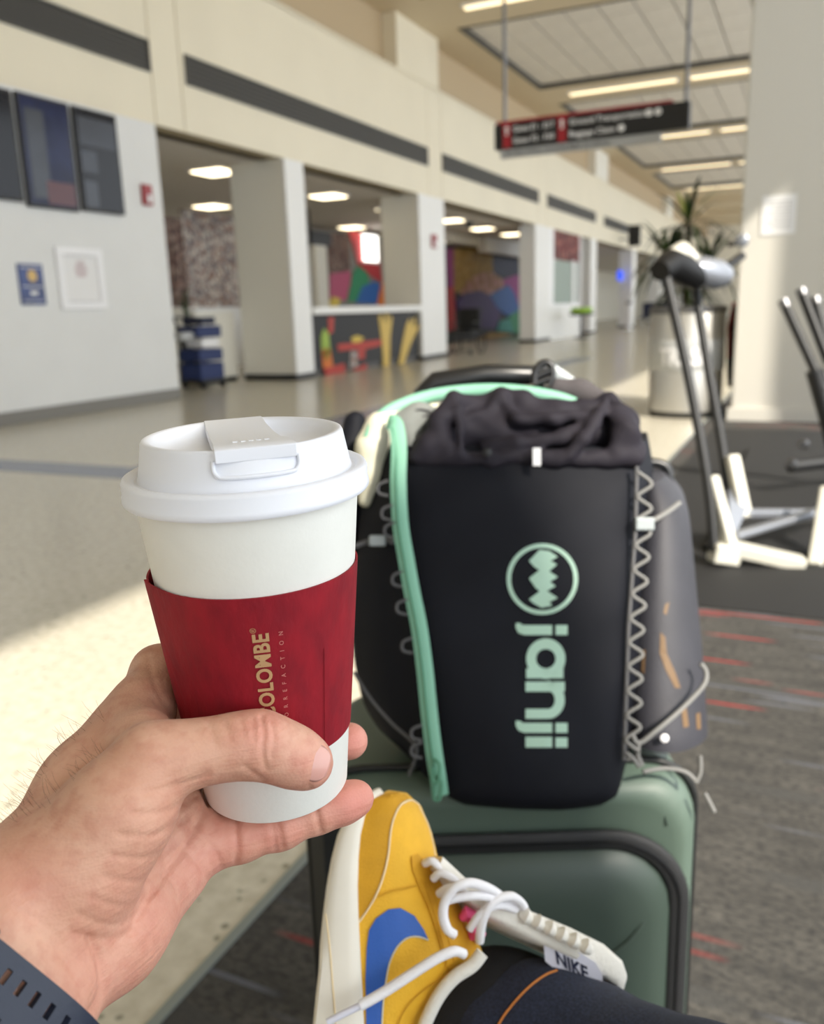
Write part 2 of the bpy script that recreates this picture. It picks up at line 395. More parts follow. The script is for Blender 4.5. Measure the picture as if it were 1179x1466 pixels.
# ------------------------------------------------------------------ the hall
S0, S1, NW = -19.0, 66.0, -12.5
ZC = 7.0
fl = MB(); fl.hbox(S0, S1, -7.23, 9.0, -.2, 0); struct(fl.build('floor', 'terrazzo'))
fl = MB(); fl.hbox(S0, S1, NW-.3, -7.245, -.2, .003); struct(fl.build('floor', 'carpet'))
e = MB(); e.hbox(S0, S1, -7.245, -7.225, -.05, .006); struct(e.build('trim_1', 'edge_metal'))
e = MB(); e.hbox(-5.1, -4.7, -3.85, -.6, -.02, .0015); struct(e.build('trim_2', 'inlay_blue'))
e = MB(); e.hbox(-4.7, 9.0, -3.85, -3.42, -.02, .0015); struct(e.build('trim_3', 'inlay_blue'))
# ceiling: beams with recessed tile fields
ceil = MB(); CO = [(9.24+8.13*k, 15.32+8.13*k) for k in range(-4, 6)]
CN0, CN1 = -.70, -11.5
ceil.hbox(S0, S1, CN0, 9.0, ZC, ZC+.4); ceil.hbox(S0, S1, NW-.3, CN1, ZC, ZC+.4)
prev = S0
for a, b_ in CO:
    a, b_ = max(a, S0), min(b_, S1)
    if b_ <= S0: continue
    if a > prev: ceil.hbox(prev, a, CN1, CN0, ZC, ZC+.4)
    ceil.hbox(a, b_, CN1, CN0, ZC+.22, ZC+.4); prev = b_
if prev < S1: ceil.hbox(prev, S1, CN1, CN0, ZC, ZC+.4)
ceiling = struct(ceil.build('ceiling', 'beam'))
tile0 = None; TS, TN = 6.08/5, .72
for a, b_ in CO:
    if a < 5 or a > 40: continue
    for i in range(5):
        for j in range(10):
            if tile0 is None:
                t = MB(); t.hbox(a+.02, a+TS-.02, CN0-TN+.02, CN0-.02, ZC+.10, ZC+.2); tile0 = t.build('ceiling_tile', 'ceiling_tile', ceiling, bevel=.008); base0 = (a, 0)
            else:
                d = T*(a+i*TS-base0[0]) - N*(j*TN); share(tile0, 'ceiling_tile', ceiling, d)
    fr = MB(); fr.hbox(a, a+.06, CN1, CN0, ZC-.02, ZC+.12); fr.hbox(b_-.06, b_, CN1, CN0, ZC-.02, ZC+.12); fr.hbox(a, b_, CN0-.08, CN0, ZC-.02, ZC+.12)
    fr.build('coffer_frame', 'vent_slat', ceiling)
k = 0
for a in (1.0, 8.0, 16.2, 24.3, 32.4, 40.5):
    for n0, n1 in ((-1.3, -4.3), (-4.6, -7.6)):
        t = thing('ceiling_light', ['warm strip light on the ceiling beam nearest the camera, by the wall', 'warm strip light on the ceiling beam nearest the camera, by the windows', 'warm strip light at the top edge, left of the sign wires', 'warm strip light at the top edge, right of the sign wires', 'warm strip light just above the red edge of the hanging sign', 'warm strip light beside the white pillar above the sign', 'warm strip light behind the hanging sign, towards the wall', 'warm strip light right of the hanging sign, beside the pillar', 'warm strip light below the hanging sign, left piece', 'warm strip light below the hanging sign, beside the pillar', 'farthest warm strip light, towards the shop wall', 'farthest warm strip light, towards the pillar'][k], 'ceiling light', hp(a, (n0+n1)/2, ZC-.06), 'strip lights across the ceiling'); k += 1
        h = MB(); h.hbox(a-.16, a+.16, n1, n0, ZC-.04, ZC); h.build('housing', 'frame_white', t)
        h = MB(); h.hbox(a-.06, a+.06, n1+.05, n0-.05, ZC-.07, ZC-.04); h.build('diffuser', 'lamp_strip', t)
# left wall, upper fascia, ledge
w = MB(); w.hbox(S0, 0, 0, .3, 0, 3.62); wall_left = struct(w.build('wall_left', 'wall_white'))
w = MB(); w.hbox(S0, 0, -.02, 0, 0, .15); struct(w.build('baseboard_left', 'base_gray', bevel=.006))
w = MB(); w.hbox(S0, S1, .02, .3, 3.62, 5.90); up_wall = struct(w.build('wall_left_upper', 'seam'))
cuts = [S0, 0.03, .62, 9.05, 9.83, 17.6, 18.55, 26.0, 26.9, 34.5, 35.4, 43, 44, 52, 53, S1]
for a, b_ in zip(cuts[:-1], cuts[1:]):
    w = MB(); w.hbox(a+.012, b_-.012, 0, .02, 3.62, 5.93); w.build('panel', 'fascia', up_wall)
w = MB(); w.hbox(S0, S1, .3, .5, 3.62, ZC); struct(w.build('wall_left_attic', 'beige'))
w = MB(); w.hbox(S0, S1, 0, .3, 5.90, 5.97); struct(w.build('trim_4', 'fascia'))
for q, (a, b_) in enumerate(((7.55, 9.7), (25.2, 27.4), (43, 45))):
    w = MB(); w.hbox(a, b_, -.02, .3, 5.97, ZC); struct(w.build('wall_stub', 'column_beige' if q else 'fascia'))
for q, (a, b_, lb) in enumerate(((-9, 0.0, 'dark slotted air vent above the wall screens'), (.72, 9.0, 'longest dark slotted air vent, above the open doorways'), (9.85, 17.55, 'dark slotted air vent left of and below the hanging sign'), (18.6, 25.3, 'short-looking far dark slotted air vent beneath the hanging sign'), (26.9, 33.5, 'farthest dark slotted air vent toward the hall end'))):
    t = thing('air_vent', lb, 'vent', hp((a+b_)/2, 0, 4.28), 'air vents in the cream fascia')
    v = MB(); v.hbox(a, b_, -.006, 0, 4.27, 4.62); v.build('backing', 'vent_dark', t)
    v = MB(); v.hbox(a, b_, -.03, 0, 4.25, 4.275); v.hbox(a, b_, -.03, 0, 4.61, 4.635); v.hbox(a, a+.03, -.03, 0, 4.275, 4.61); v.hbox(b_-.03, b_, -.03, 0, 4.275, 4.61); v.build('frame', 'vent_slat', t)
    sl = None
    for i in range(5):
        if sl is None: v = MB(); v.hbox(a+.03, b_-.03, -.022, -.006, 4.305, 4.325); sl = v.build('slat', 'vent_slat', t)
        else: share(sl, 'slat', t, (0, 0, i*.064))
# columns between the bays
def column(s0, s1, n1, side='column_beige'):
    c = MB(); c.hbox(s0+.01, s1, .02, n1, 0, 3.62); o = struct(c.build('wall_pier', side))
    c = MB(); c.hbox(s0-.005, s1+.005, -.02, .03, 0, 3.62); c.build('facing', 'column_white', o)
    c = MB(); c.hbox(s0-.02, s1+.02, -.03, n1, 0, .10); c.build('plinth', 'black', o)
column(3.07, 3.65, 1.08); column(8.42, 9.85, .92); column(17.2, 18.9, .5, 'column_white'); column(24.6, 25.6, .5, 'column_white'); column(33, 34, .6, 'column_white'); column(41, 42, .6, 'column_white'); column(50, 51, .6, 'column_white')
w = MB(); w.hbox(-2, S1, .3, 9, 3.62, 3.8); struct(w.build('ceiling', 'soffit'))
w = MB(); w.hbox(-2, S1, 7.0, 7.2, 0, 3.7); struct(w.build('wall_back', 'column_beige'))
w = MB(); w.hbox(-.3, -.02, .3, 7.0, 0, 3.62); struct(w.build('wall_shop_end', 'column_beige'))
w = MB(); w.hbox(S1, S1+.3, NW, 9, 0, ZC); struct(w.build('wall_far', 'column_beige'))
w = MB(); w.hbox(S0-.3, S0, NW, 9, 0, ZC); struct(w.build('wall_near', 'wall_white'))
# window wall behind the viewer: piers, sill, head, one added sun blocker
HEAD = SUN_A*(-5.33-NW)
w = MB(); w.hbox(S0, S1, NW-.3, NW, 0, .35); w.hbox(S0, S1, NW-.3, NW, HEAD, ZC)
for s in list(range(-17, -12, 4)) + [5.5, 10, 14.5, 19, 23.5, 28, 32.5, 37, 41.5, 46, 50.5, 55, 59.5]: w.hbox(s, s+.35, NW-.3, NW, .35, HEAD)
w.hbox(-3.70, -2.7, NW-.3, NW, .35, HEAD)
struct(w.build('wall_window', 'wall_white'))
w = MB(); w.hbox(-12.95, -11.36, NW-.1, NW-.04, 3.9, 5.52); struct(w.build('sun_blocker', 'wall_white'))  # unseen panel, added to keep the sun off cup, hand and shoe
# right pillar
w = MB(); w.hbox(-1.1, -.2, -8.32, -7.45, 0, ZC); pil = struct(w.build('wall_pillar', 'pillar', bevel=.02))
w = MB(); w.hbox(-1.13, -.17, -8.35, -7.42, .003, .12); w.build('plinth', 'pillar', pil)
w = MB(); w.hbox(-1.115, -1.1, -8.335, -8.30, .12, 3.2); w.build('corner_guard', 'steel_plain', pil)

# ------------------------------------------------------------------ things on the left wall
def screen(pts, lb, mat):
    q = [on_n(x, y, -.06) for x, y in pts]; s0 = (q[0][0]+q[3][0])/2; s1 = (q[1][0]+q[2][0])/2; z1 = (q[0][1]+q[1][1])/2; z0 = (q[2][1]+q[3][1])/2
    t = thing('wall_screen', lb, 'screen', hp((s0+s1)/2, -.06, z0), 'portrait screens on the left wall')
    m_ = MB(); m_.hbox(s0, s1, -.06, -.02, z0, z1); m_.build('casing', 'black', t, bevel=.006)
    m_ = MB(); m_.hbox(s0+.03, s1-.03, -.064, -.06, z0+.03, z1-.03); m_.build('display', mat, t)
    m_ = MB(); m_.hbox((s0+s1)/2-.15, (s0+s1)/2+.15, -.02, 0, (z0+z1)/2-.1, (z0+z1)/2+.1); m_.build('bracket', 'black', t)
    return t, s0, s1, z0, z1
t, *_ = screen([(-62, 112), (22, 128), (28, 287), (-50, 280)], 'dark portrait wall screen cut off by the left picture edge', 'screen')
t, s0, s1, z0, z1 = screen([(28, 131), (104, 150), (108, 301), (36, 296)], 'portrait wall screen with a bluish picture and red lower corner', 'screen_blue')
m_ = MB(); m_.hbox(s0+.28, s1-.05, -.068, -.064, z0+.05, z0+.3); m_.build('red_picture_area', 'screen_red', t)
m_ = MB(); m_.hbox(s0+.08, s0+.34, -.067, -.064, z0+.1, z1-.15); m_.build('text_column', 'screen_grey', t)
t, s0, s1, z0, z1 = screen([(108, 152), (168, 166), (177, 306), (116, 303)], 'portrait wall screen nearest the red fire alarm', 'screen')
m_ = MB(); m_.hbox(s0+.04, s0+.26, -.067, -.064, z0+.05, z0+.35); m_.hbox(s0+.04, s1-.05, -.067, -.064, z1-.42, z1-.1); m_.hbox(s0+.04, s0+.3, -.067, -.064, z0+.45, z1-.48); m_.build('picture_area', 'screen_grey', t)
t = thing('fire_alarm', 'small red fire alarm strobe on the white wall beside screens', 'fire alarm', hp(-.31, 0, 2.57), 'red fire alarms')
m_ = MB(); m_.hbox(-.40, -.23, -.05, 0, 2.57, 2.83); m_.build('housing', 'red_alarm', t, bevel=.01)
m_ = MB(); m_.hbox(-.35, -.28, -.075, -.05, 2.60, 2.70); m_.build('strobe_lens', 'frame_white', t, bevel=.01)
t = thing('fire_alarm', 'small red fire alarm strobe on the second white column', 'fire alarm', hp(9.15, -.02, 2.55), 'red fire alarms')
m_ = MB(); m_.hbox(9.05, 9.3, -.07, -.02, 2.5, 2.8); m_.build('housing', 'red_alarm', t, bevel=.01)
m_ = MB(); m_.hbox(9.12, 9.22, -.09, -.07, 2.54, 2.64); m_.build('strobe_lens', 'frame_white', t)
t = thing('poster', 'small dark blue poster with a round gold seal on the white wall', 'poster', hp(-2.36, 0, 1.31))
m_ = MB(); m_.hbox(-2.53, -2.19, -.02, 0, 1.31, 1.76); m_.build('board', 'poster_blue', t)
m_ = MB(); m_.lathe([(.065, 0), (.065, .004)], hp(-2.35, -.02, 1.63), -N, 24); m_.build('gold_seal', 'gold', t)
m_ = MB(); m_.hbox(-2.50, -2.22, -.022, -.02, 1.715, 1.725); m_.hbox(-2.50, -2.22, -.022, -.02, 1.505, 1.515); m_.hbox(-2.50, -2.22, -.022, -.02, 1.35, 1.358); m_.hbox(-2.40, -2.30, -.022, -.02, 1.42, 1.46); m_.build('print', 'paper', t)
t = thing('framed_notice', 'larger white framed notice on the wall beside the blue poster', 'notice', hp(-1.61, 0, 1.25))
m_ = MB(); m_.hbox(-1.97, -1.25, -.04, 0, 1.25, 1.32); m_.hbox(-1.97, -1.25, -.04, 0, 1.90, 1.97); m_.hbox(-1.97, -1.88, -.04, 0, 1.32, 1.90); m_.hbox(-1.34, -1.25, -.04, 0, 1.32, 1.90); m_.build('frame', 'frame_white', t, bevel=.012)
m_ = MB(); m_.hbox(-1.88, -1.34, -.012, 0, 1.32, 1.90); m_.build('sheet', 'paper', t)
m_ = MB()
for i in range(6): m_.hbox(-1.70+.015*abs(i-3), -1.50-.015*abs(i-3), -.015, -.012, 1.80-.032*i, 1.812-.032*i)
m_.build('print', 'ink_red', t)
m_ = MB(); m_.hbox(-1.84, -1.38, -.015, -.012, 1.34, 1.346); m_.hbox(-1.84, -1.38, -.015, -.012, 1.874, 1.88); m_.build('border_line', 'paper_ink', t)

# ------------------------------------------------------------------ lamps in the shop ceiling
lamps = [(3.37, 1.6, 'nearest square ceiling lamp, in the first doorway'), (7.2, 4.65, 'lower square ceiling lamp deep inside the first doorway'), (7.36, 1.65, 'square ceiling lamp at top of second doorway'), (13.8, 4.6, 'lower square ceiling lamp deep inside the second doorway'), (14.05, 1.52, 'square ceiling lamp beside the second column alarm'), (17.2, 1.72, 'middle square ceiling lamp above the mural room'), (19.95, 1.65, 'right-hand square ceiling lamp above the mural room'), (21.2, 4.4, 'dim lower square ceiling lamp above the ochre mural')]
for s, n, lb in lamps:
    t = thing('recessed_lamp', lb, 'ceiling light', hp(s, n, 3.58), 'square lamps in the shop ceiling')
    m_ = MB(); m_.hbox(s-.36, s+.36, n-.36, n+.36, 3.585, 3.62); m_.build('frame', 'frame_white', t)
    m_ = MB(); m_.hbox(s-.30, s+.30, n-.30, n+.30, 3.565, 3.585); m_.build('diffuser', 'lamp_warm', t)
for s, n, z, lb in ((10.1, 1.86, 3.56, 'tiny round spotlight in front of the second column'), (29.0, 1.8, 3.56, 'left one of the two tiny far spotlights'), (31.0, 1.8, 3.56, 'right one of the two tiny far spotlights')):
    t = thing('spotlight', lb, 'spotlight', hp(s, n, z), 'tiny spotlights')
    m_ = MB(); m_.lathe([(.07, .06), (.07, 0), (.05, -.01)], hp(s, n, z), (0, 0, 1), 16); m_.build('can', 'frame_white', t, smooth=40)
    m_ = MB(); m_.lathe([(.045, -.016), (.045, -.011)], hp(s, n, z), (0, 0, 1), 16); m_.build('bulb', 'lamp_warm', t)

# ------------------------------------------------------------------ first doorway: mosaic boards, low wall, blue cart
t = thing('mosaic_board', 'large pale speckled mosaic wall behind the first doorway', 'artwork', hp(6.1, 4, 1.3), 'speckled mosaics')
m_ = MB(); s0, s1, z0, z1 = rect_n(m_, 262, 306, 340, 440, 4.0, .06); m_.build('panel', 'mosaic', t)
m_ = MB(); m_.hbox(s0-.1, s1+.1, 3.94, 4.02, 0, z0); m_.build('lower_panel', 'column_white', t)
t = thing('mosaic_board', 'narrow brown mosaic strip next to the white wall edge', 'artwork', hp(4.4, 3.6, 1.3), 'speckled mosaics')
m_ = MB(); rect_n(m_, 236, 312, 262, 440, 3.6, .06); m_.build('panel', 'mosaic_brown', t)
m_ = MB(); poly_n(m_, [(246, 350), (262, 352), (266, 425), (250, 432)], 3.54, .03); m_.build('dark_patch', 'mosaic_brown', t)
t = thing('half_wall', 'low beige partition behind the blue cart', 'partition', hp(2.9, 1.25, 0))
m_ = MB(); m_.hbox(2.0, 3.06, 1.22, 1.32, .08, 1.2); m_.build('board', 'column_beige', t, bevel=.01)
m_ = MB(); m_.hbox(2.0, 3.06, 1.2, 1.34, 1.2, 1.24); m_.build('cap', 'column_white', t)
m_ = MB(); m_.hbox(2.02, 3.05, 1.24, 1.30, 0, .08); m_.build('plinth', 'black', t)
B = hp(1.62, .85, 0); t = thing('utility_cart', 'dark blue loaded cart standing at the wall edge', 'cart', B)
fr = lambda a, b_, c: B + T*a + N*b_ + np.array([0, 0, c])
m_ = MB()
for a in (-.28, .28):
    m_.tube([fr(a, .22, .12), fr(a, .22, 1.05), fr(a-.0, .32, 1.12)], .018, 6)
m_.tube([fr(-.28, .32, 1.12), fr(.28, .32, 1.12)], .018, 6); m_.build('push_handle', 'mach_dark', t, smooth=50)
for z0, z1, c in ((.14, .40, 'cart_blue'), (.43, .62, 'cart_blue'), (.80, .98, 'cart_blue'), (1.0, 1.12, 'mural_navy')):
    m_ = MB(); m_.box(fr(0, 0, (z0+z1)/2), T*(.30 if z0 < .9 else .17), N*.2, np.array([0, 0, (z1-z0)/2])); m_.build('blue_bin', c, t, bevel=.02)
m_ = MB(); m_.box(fr(.02, -.02, .71), T*.22, N*.17, np.array([0, 0, .06])); m_.build('white_bag', 'frame_white', t, bevel=.03)
m_ = MB(); m_.box(fr(-.42, -.02, .83), T*.16, N*.1, np.array([0, 0, .07])); m_.build('clear_bag', 'sign_grey', t, bevel=.04)
m_ = MB(); m_.box(fr(0, 0, .12), T*.32, N*.24, np.array([0, 0, .02])); m_.build('deck', 'mach_dark', t)
for a in (-.25, .25):
    for b_ in (-.18, .18):
        m_ = MB(); m_.lathe([(.05, -.02), (.05, .02)], fr(a, b_, .05), T, 14); m_.build('wheel', 'rubber', t)
t = thing('potted_plant', 'small green leafy plant peeking out behind the white wall edge', 'plant', hp(3.0, 2.2, 0))
m_ = MB(); m_.lathe([(.12, 0), (.16, .5), (.17, .9), (.14, .9)], hp(3.0, 2.2, 0), (0, 0, 1), 20); m_.build('pot', 'black', t, smooth=40)
for i in range(9):
    an = i*.7; r_ = .1+.02*(i % 3); c = hp(3.0, 2.2, 1.0+.07*i)
    m_ = MB(); m_.tube([hp(3.0, 2.2, .88), c + np.array([math.cos(an)*r_*.5, math.sin(an)*r_*.5, .05]), c + np.array([math.cos(an)*r_*1.6, math.sin(an)*r_*1.6, .12])], [.008, .05, .004], 6, flat=.25); m_.build('leaf', 'leaf', t, smooth=60)

# ------------------------------------------------------------------ second doorway: counter with painted hands, mural behind
t = thing('counter', 'white topped counter with dark front panel between the columns', 'counter', hp(6.0, .1, 0))
m_ = MB(); m_.hbox(3.70, 8.38, -.05, .45, 1.10, 1.23); m_.build('white_top', 'column_white', t, bevel=.015)
m_ = MB(); m_.hbox(3.70, 8.38, .06, .40, .12, 1.10); m_.build('dark_front', 'mural_black', t)
m_ = MB(); m_.hbox(3.70, 8.38, .1, .38, 0, .12); m_.build('plinth', 'vent_slat', t)
for nm, mat, pts in (('yellow_hand', 'hand_yellow', [(548, 524), (546, 490), (541, 452), (545, 450), (549, 464), (551, 449), (555, 449), (555, 465), (559, 452), (561, 455), (558, 480), (557, 524)]),
                     ('yellow_hand', 'hand_yellow', [(570, 522), (576, 488), (581, 464), (586, 455), (588, 468), (592, 454), (595, 457), (592, 470), (598, 464), (599, 468), (592, 482), (586, 496), (578, 522)]),
                     ('green_arm', 'hand_green', [(459, 482), (463, 470), (470, 478), (472, 505), (466, 518), (460, 505)]),
                     ('red_arm', 'hand_red', [(469, 455), (477, 454), (476, 476), (470, 478)]),
                     ('orange_arm', 'mural_orange', [(460, 500), (472, 498), (476, 525), (462, 527)]),
                     ('red_print', 'hand_red', [(482, 493), (545, 486), (546, 494), (522, 500), (521, 514), (512, 514), (511, 500), (484, 503)]),
                     ('red_print', 'hand_red', [(462, 528), (492, 520), (494, 532), (466, 537)]), ('red_print', 'hand_red', [(503, 530), (524, 520), (524, 536), (508, 541)]),
                     ('yellow_print', 'mural_yellow', [(502, 484), (510, 480), (520, 483), (516, 490), (504, 491)]), ('pale_print', 'mosaic', [(502, 502), (512, 502), (511, 524), (500, 528)])):
    m_ = MB(); poly_n(m_, pts, .06, .012); m_.build(nm, mat, t)
def mural(name, lb, n, items, root):
    t = thing(name, lb, 'mural', root)
    for nm, mat, pts, th in items:
        m_ = MB(); poly_n(m_, pts, n, th); m_.build(nm, mat, t)
    return t
mural('mural', 'bright mural with green and blue shapes behind the counter', 4.6, [
    ('grey_ground', 'base_gray', [(440, 325), (560, 340), (560, 450), (440, 450)], .02), ('brown_shape', 'mosaic_brown', [(463, 336), (497, 332), (500, 392), (470, 394)], .04),
    ('pink_shape', 'mural_pink', [(470, 392), (500, 388), (503, 430), (470, 430)], .05), ('red_shape', 'mural_red', [(497, 330), (536, 338), (545, 405), (512, 385)], .05),
    ('green_shape', 'mural_green', [(494, 432), (502, 392), (511, 380), (524, 392), (528, 432)], .07), ('blue_shape', 'mural_blue', [(506, 434), (516, 410), (534, 403), (548, 412), (548, 436)], .08),
    ('orange_shape', 'mural_orange', [(536, 436), (542, 408), (552, 402), (552, 438)], .09), ('yellow_shape', 'mural_yellow', [(466, 438), (472, 425), (484, 428), (480, 440)], .09)], hp(14, 4.6, 0))
t = thing('lit_window', 'small glowing white window in the mural behind the counter', 'window', hp(15.6, 4.5, 2))
m_ = MB(); s0, s1, z0, z1 = rect_n(m_, 519, 337, 540, 374, 4.48, .02); m_.build('pane', 'lamp_white', t)
m_ = MB(); m_.hbox(s0-.05, s1+.05, 4.47, 4.52, z1, z1+.06); m_.hbox(s0-.05, s1+.05, 4.47, 4.52, z0-.06, z0); m_.build('frame', 'frame_white', t)
t = thing('television', 'black television hanging in the second doorway by the first column', 'television', hp(10.5, 3.4, 2.4))
m_ = MB(); rect_n(m_, 442, 332, 470, 352, 3.4, .08); m_.build('casing', 'black', t, bevel=.01)
m_ = MB(); m_.tube([hp(9.4, 3.4, 3.0), hp(9.4, 3.4, 3.62)], .03, 8); m_.build('mount', 'black', t)
t = thing('menu_pillar', 'pale grey upright panel inside the second doorway', 'panel', hp(9, 2.9, 0))
m_ = MB(); s0, s1, z0, z1 = rect_n(m_, 446, 352, 462, 440, 3.0, .15); m_.build('board', 'column_beige', t, bevel=.01)
m_ = MB(); m_.hbox(s0, s1, 2.86, 3.0, 0, z0); m_.build('stand', 'base_gray', t)

# ------------------------------------------------------------------ third doorway: mural room
MN = 3.4
mural('mural', 'multicoloured mural with purple hill and ochre sky in third doorway', MN, [
    ('dark_ground', 'mural_black', [(630, 350), (775, 350), (775, 492), (630, 492)], .02), ('magenta_strip', 'mural_magenta', [(637, 356), (650, 356), (652, 412), (640, 415)], .04), ('red_strip', 'mural_red', [(638, 412), (648, 410), (650, 470), (640, 475)], .05),
    ('ochre_sky', 'mural_ochre', [(648, 356), (702, 354), (704, 396), (690, 392), (676, 400), (655, 418), (648, 418)], .05), ('navy_cloud', 'mural_navy', [(702, 372), (752, 370), (752, 394), (722, 396), (704, 392)], .05), ('red_edge', 'mural_red', [(752, 368), (772, 366), (772, 400), (752, 400)], .05),
    ('dotted_hill', 'mural_dots', [(656, 420), (668, 402), (684, 391), (702, 390), (716, 400), (720, 412), (700, 422), (664, 424)], .07), ('magenta_hill', 'mural_magenta', [(716, 402), (736, 394), (764, 396), (764, 432), (744, 442), (728, 420)], .06),
    ('purple_hill', 'mural_purple', [(650, 432), (664, 419), (684, 416), (702, 424), (714, 446), (708, 470), (684, 470), (660, 462)], .08), ('blue_field', 'mural_blue', [(698, 422), (724, 408), (733, 418), (742, 446), (722, 452), (708, 440)], .09),
    ('green_field', 'mural_green', [(722, 470), (726, 452), (738, 444), (750, 452), (756, 474), (740, 480)], .10), ('teal_field', 'mural_teal', [(708, 474), (712, 460), (726, 456), (732, 476)], .11), ('orange_field', 'mural_orange', [(748, 446), (772, 430), (772, 484), (756, 480)], .09), ('sand', 'mural_ochre', [(682, 492), (700, 476), (726, 478), (728, 492)], .1)], hp(18, MN, 0))
t = thing('ceiling_bulkhead', 'white boxed beam hanging above the mural room', 'beam', hp(19, 2.9, 3))
m_ = MB(); rect_n(m_, 684, 344, 790, 368, 3.0, .3); m_.build('beam_face', 'column_white', t)
m_ = MB(); m_.hbox(17.8, 22, 3.0, 3.3, 3.3, 3.6); m_.build('beam_top', 'column_beige', t)
def wheelchair(B, lb):
    t = thing('wheelchair', lb, 'wheelchair', B); g = lambda a, b_, c: B + T*a*1.1 + N*b_ + np.array([0, 0, c])
    m_ = MB(); m_.box(g(.38, 0, .86), T*.025, N*.26, np.array([0, 0, .27])); m_.build('backrest', 'black', t, bevel=.02)
    m_ = MB(); m_.box(g(.1, 0, .55), T*.27, N*.25, np.array([0, 0, .03])); m_.build('seat', 'black', t, bevel=.02)
    for sgn in (-1, 1):
        y = .28*sgn
        m_ = MB(); m_.tube([g(.55, y, 1.12), g(.38, y, 1.10), g(.36, y, .5), g(-.1, y, .5), g(-.3, y, .25)], .016, 6); m_.tube([g(.36, y, .78), g(-.12, y, .78), g(-.14, y, .5)], .016, 6); m_.build('side_frame', 'mach_dark', t, smooth=60)
        m_ = MB(); m_.tube([g(.3+.28*math.cos(q), y*1.2, .29+.28*math.sin(q)) for q in np.linspace(0, 2*math.pi, 28, endpoint=False)], .018, 6, closed=True)
        for q in range(6): m_.tube([g(.3, y*1.2, .29), g(.3+.28*math.cos(q*1.047), y*1.2, .29+.28*math.sin(q*1.047))], .004, 4)
        m_.build('wheel', 'rubber', t, smooth=60)
        m_ = MB(); m_.lathe([(.07, -.015), (.07, .015)], g(-.25, y, .073), N, 16); m_.build('caster', 'rubber', t)
        m_ = MB(); m_.box(g(-.36, y*.5, .12), T*.1, N*.07, np.array([0, 0, .01])); m_.build('footrest', 'mach_dark', t)
wheelchair(hp(10.75, -.12, 0), 'black wheelchair parked beside the second column by the mural')
t = thing('ceiling_camera', 'small dark round ceiling camera above the mural room', 'camera', hp(15, 1.2, 3.5))
m_ = MB(); m_.lathe([(.12, .12), (.12, .06), (.09, 0), (.03, -.04)], hp(15.2, 1.4, 3.5), (0, 0, 1), 20); m_.build('dome', 'black', t, smooth=60)

# ------------------------------------------------------------------ window unit past the third column and the far end
t = thing('shop_window', 'white framed shop window below a red mosaic board', 'window', hp(21.5, .1, 0))
m_ = MB(); m_.hbox(18.9, 23.1, .04, .12, .0, 1.1); m_.build('lower_panel', 'column_white', t)
m_ = MB(); m_.hbox(19.4, 22.9, .05, .07, 1.2, 2.65); m_.build('glass', 'glass_green', t)
m_ = MB(); m_.hbox(19.3, 22.9, .0, .14, 1.1, 1.2); m_.hbox(18.9, 19.4, 0, .14, 1.1, 3.62); m_.hbox(22.0, 22.3, .0, .14, 1.2, 2.7); m_.hbox(23.0, 23.2, 0, .14, 0, 3.62); m_.build('frame', 'frame_white', t)
m_ = MB(); m_.hbox(19.4, 23.0, .03, .1, 2.68, 3.62); m_.build('mosaic_header', 'mosaic_red', t)
t = thing('stool', 'lime green topped stool standing by the shop window', 'stool', hp(20.1, -.8, 0))
m_ = MB(); m_.lathe([(.05, .82), (.33, .84), (.38, .95), (.34, 1.04), (.1, 1.05)], hp(20.1, -.8, 0), (0, 0, 1), 24); m_.build('lime_seat', 'bin_lime', t, smooth=50)
m_ = MB(); m_.lathe([(.42, .78), (.42, .86), (.40, .86)], hp(20.1, -.8, 0), (0, 0, 1), 24); m_.build('rim', 'black', t, smooth=50)
m_ = MB(); m_.lathe([(.28, 0), (.28, .03), (.05, .06), (.04, .8)], hp(20.1, -.8, 0), (0, 0, 1), 24); m_.build('pedestal', 'mach_dark', t, smooth=50)
t = thing('hanging_screen', 'small glowing blue screen hanging far down the hall', 'screen', hp(36, .5, 2.6))
m_ = MB(); rect_n(m_, 883, 388, 897, 402, .5, .08); m_.build('display', 'screen_lit', t)
m_ = MB(); s_, z_ = on_n(890, 388, .5); m_.tube([hp(s_, .46, z_), hp(s_, .46, 3.62)], .03, 6); m_.build('drop_rod', 'black', t)
t = thing('blade_sign', 'small dark square sign jutting from the far cream fascia', 'sign', hp(34, -.3, 3.5))
q0 = on_s(898, 320, 30.)[0]; 
m_ = MB(); m_.hbox(30, 30.15, on_s(916, 335, 30.)[0], on_s(899, 335, 30.)[0], on_s(908, 352, 30.)[1], on_s(908, 322, 30.)[1]); m_.build('board', 'sign_black', t)
m_ = MB(); m_.tube([hp(30.07, on_s(900, 335, 30.)[0], 3.9), hp(30.07, 0, 3.9)], .04, 6); m_.build('arm', 'steel_plain', t)
for k_, (s, n, lb) in enumerate(((34.5, -.6, 'nearer dark waiting chair at the far end of the hall'), (37, -.9, 'farther dark waiting chair at the far end of the hall'))):
    t = thing('waiting_chair', lb, 'chair', hp(s, n, 0), 'far waiting chairs')
    B = hp(s, n, 0); g = lambda a, b_, c: B + T*a + N*b_ + np.array([0, 0, c])
    m_ = MB(); m_.box(g(0, 0, .45), T*.35, N*.35, np.array([0, 0, .05])); m_.build('seat', 'mural_navy', t, bevel=.02)
    m_ = MB(); m_.box(g(.33, 0, .8), T*.05, N*.35, np.array([0, 0, .35])); m_.build('backrest', 'mural_navy', t, bevel=.02)
    for a in (-.3, .3):
        for b_ in (-.3, .3): m_ = MB(); m_.tube([g(a, b_, 0), g(a, b_, .42)], .02, 6); m_.build('leg', 'steel_plain', t)
t = thing('queue_post', 'pale post standing left of the far waiting chairs', 'post', hp(30, -1.0, 0), 'pale far posts')
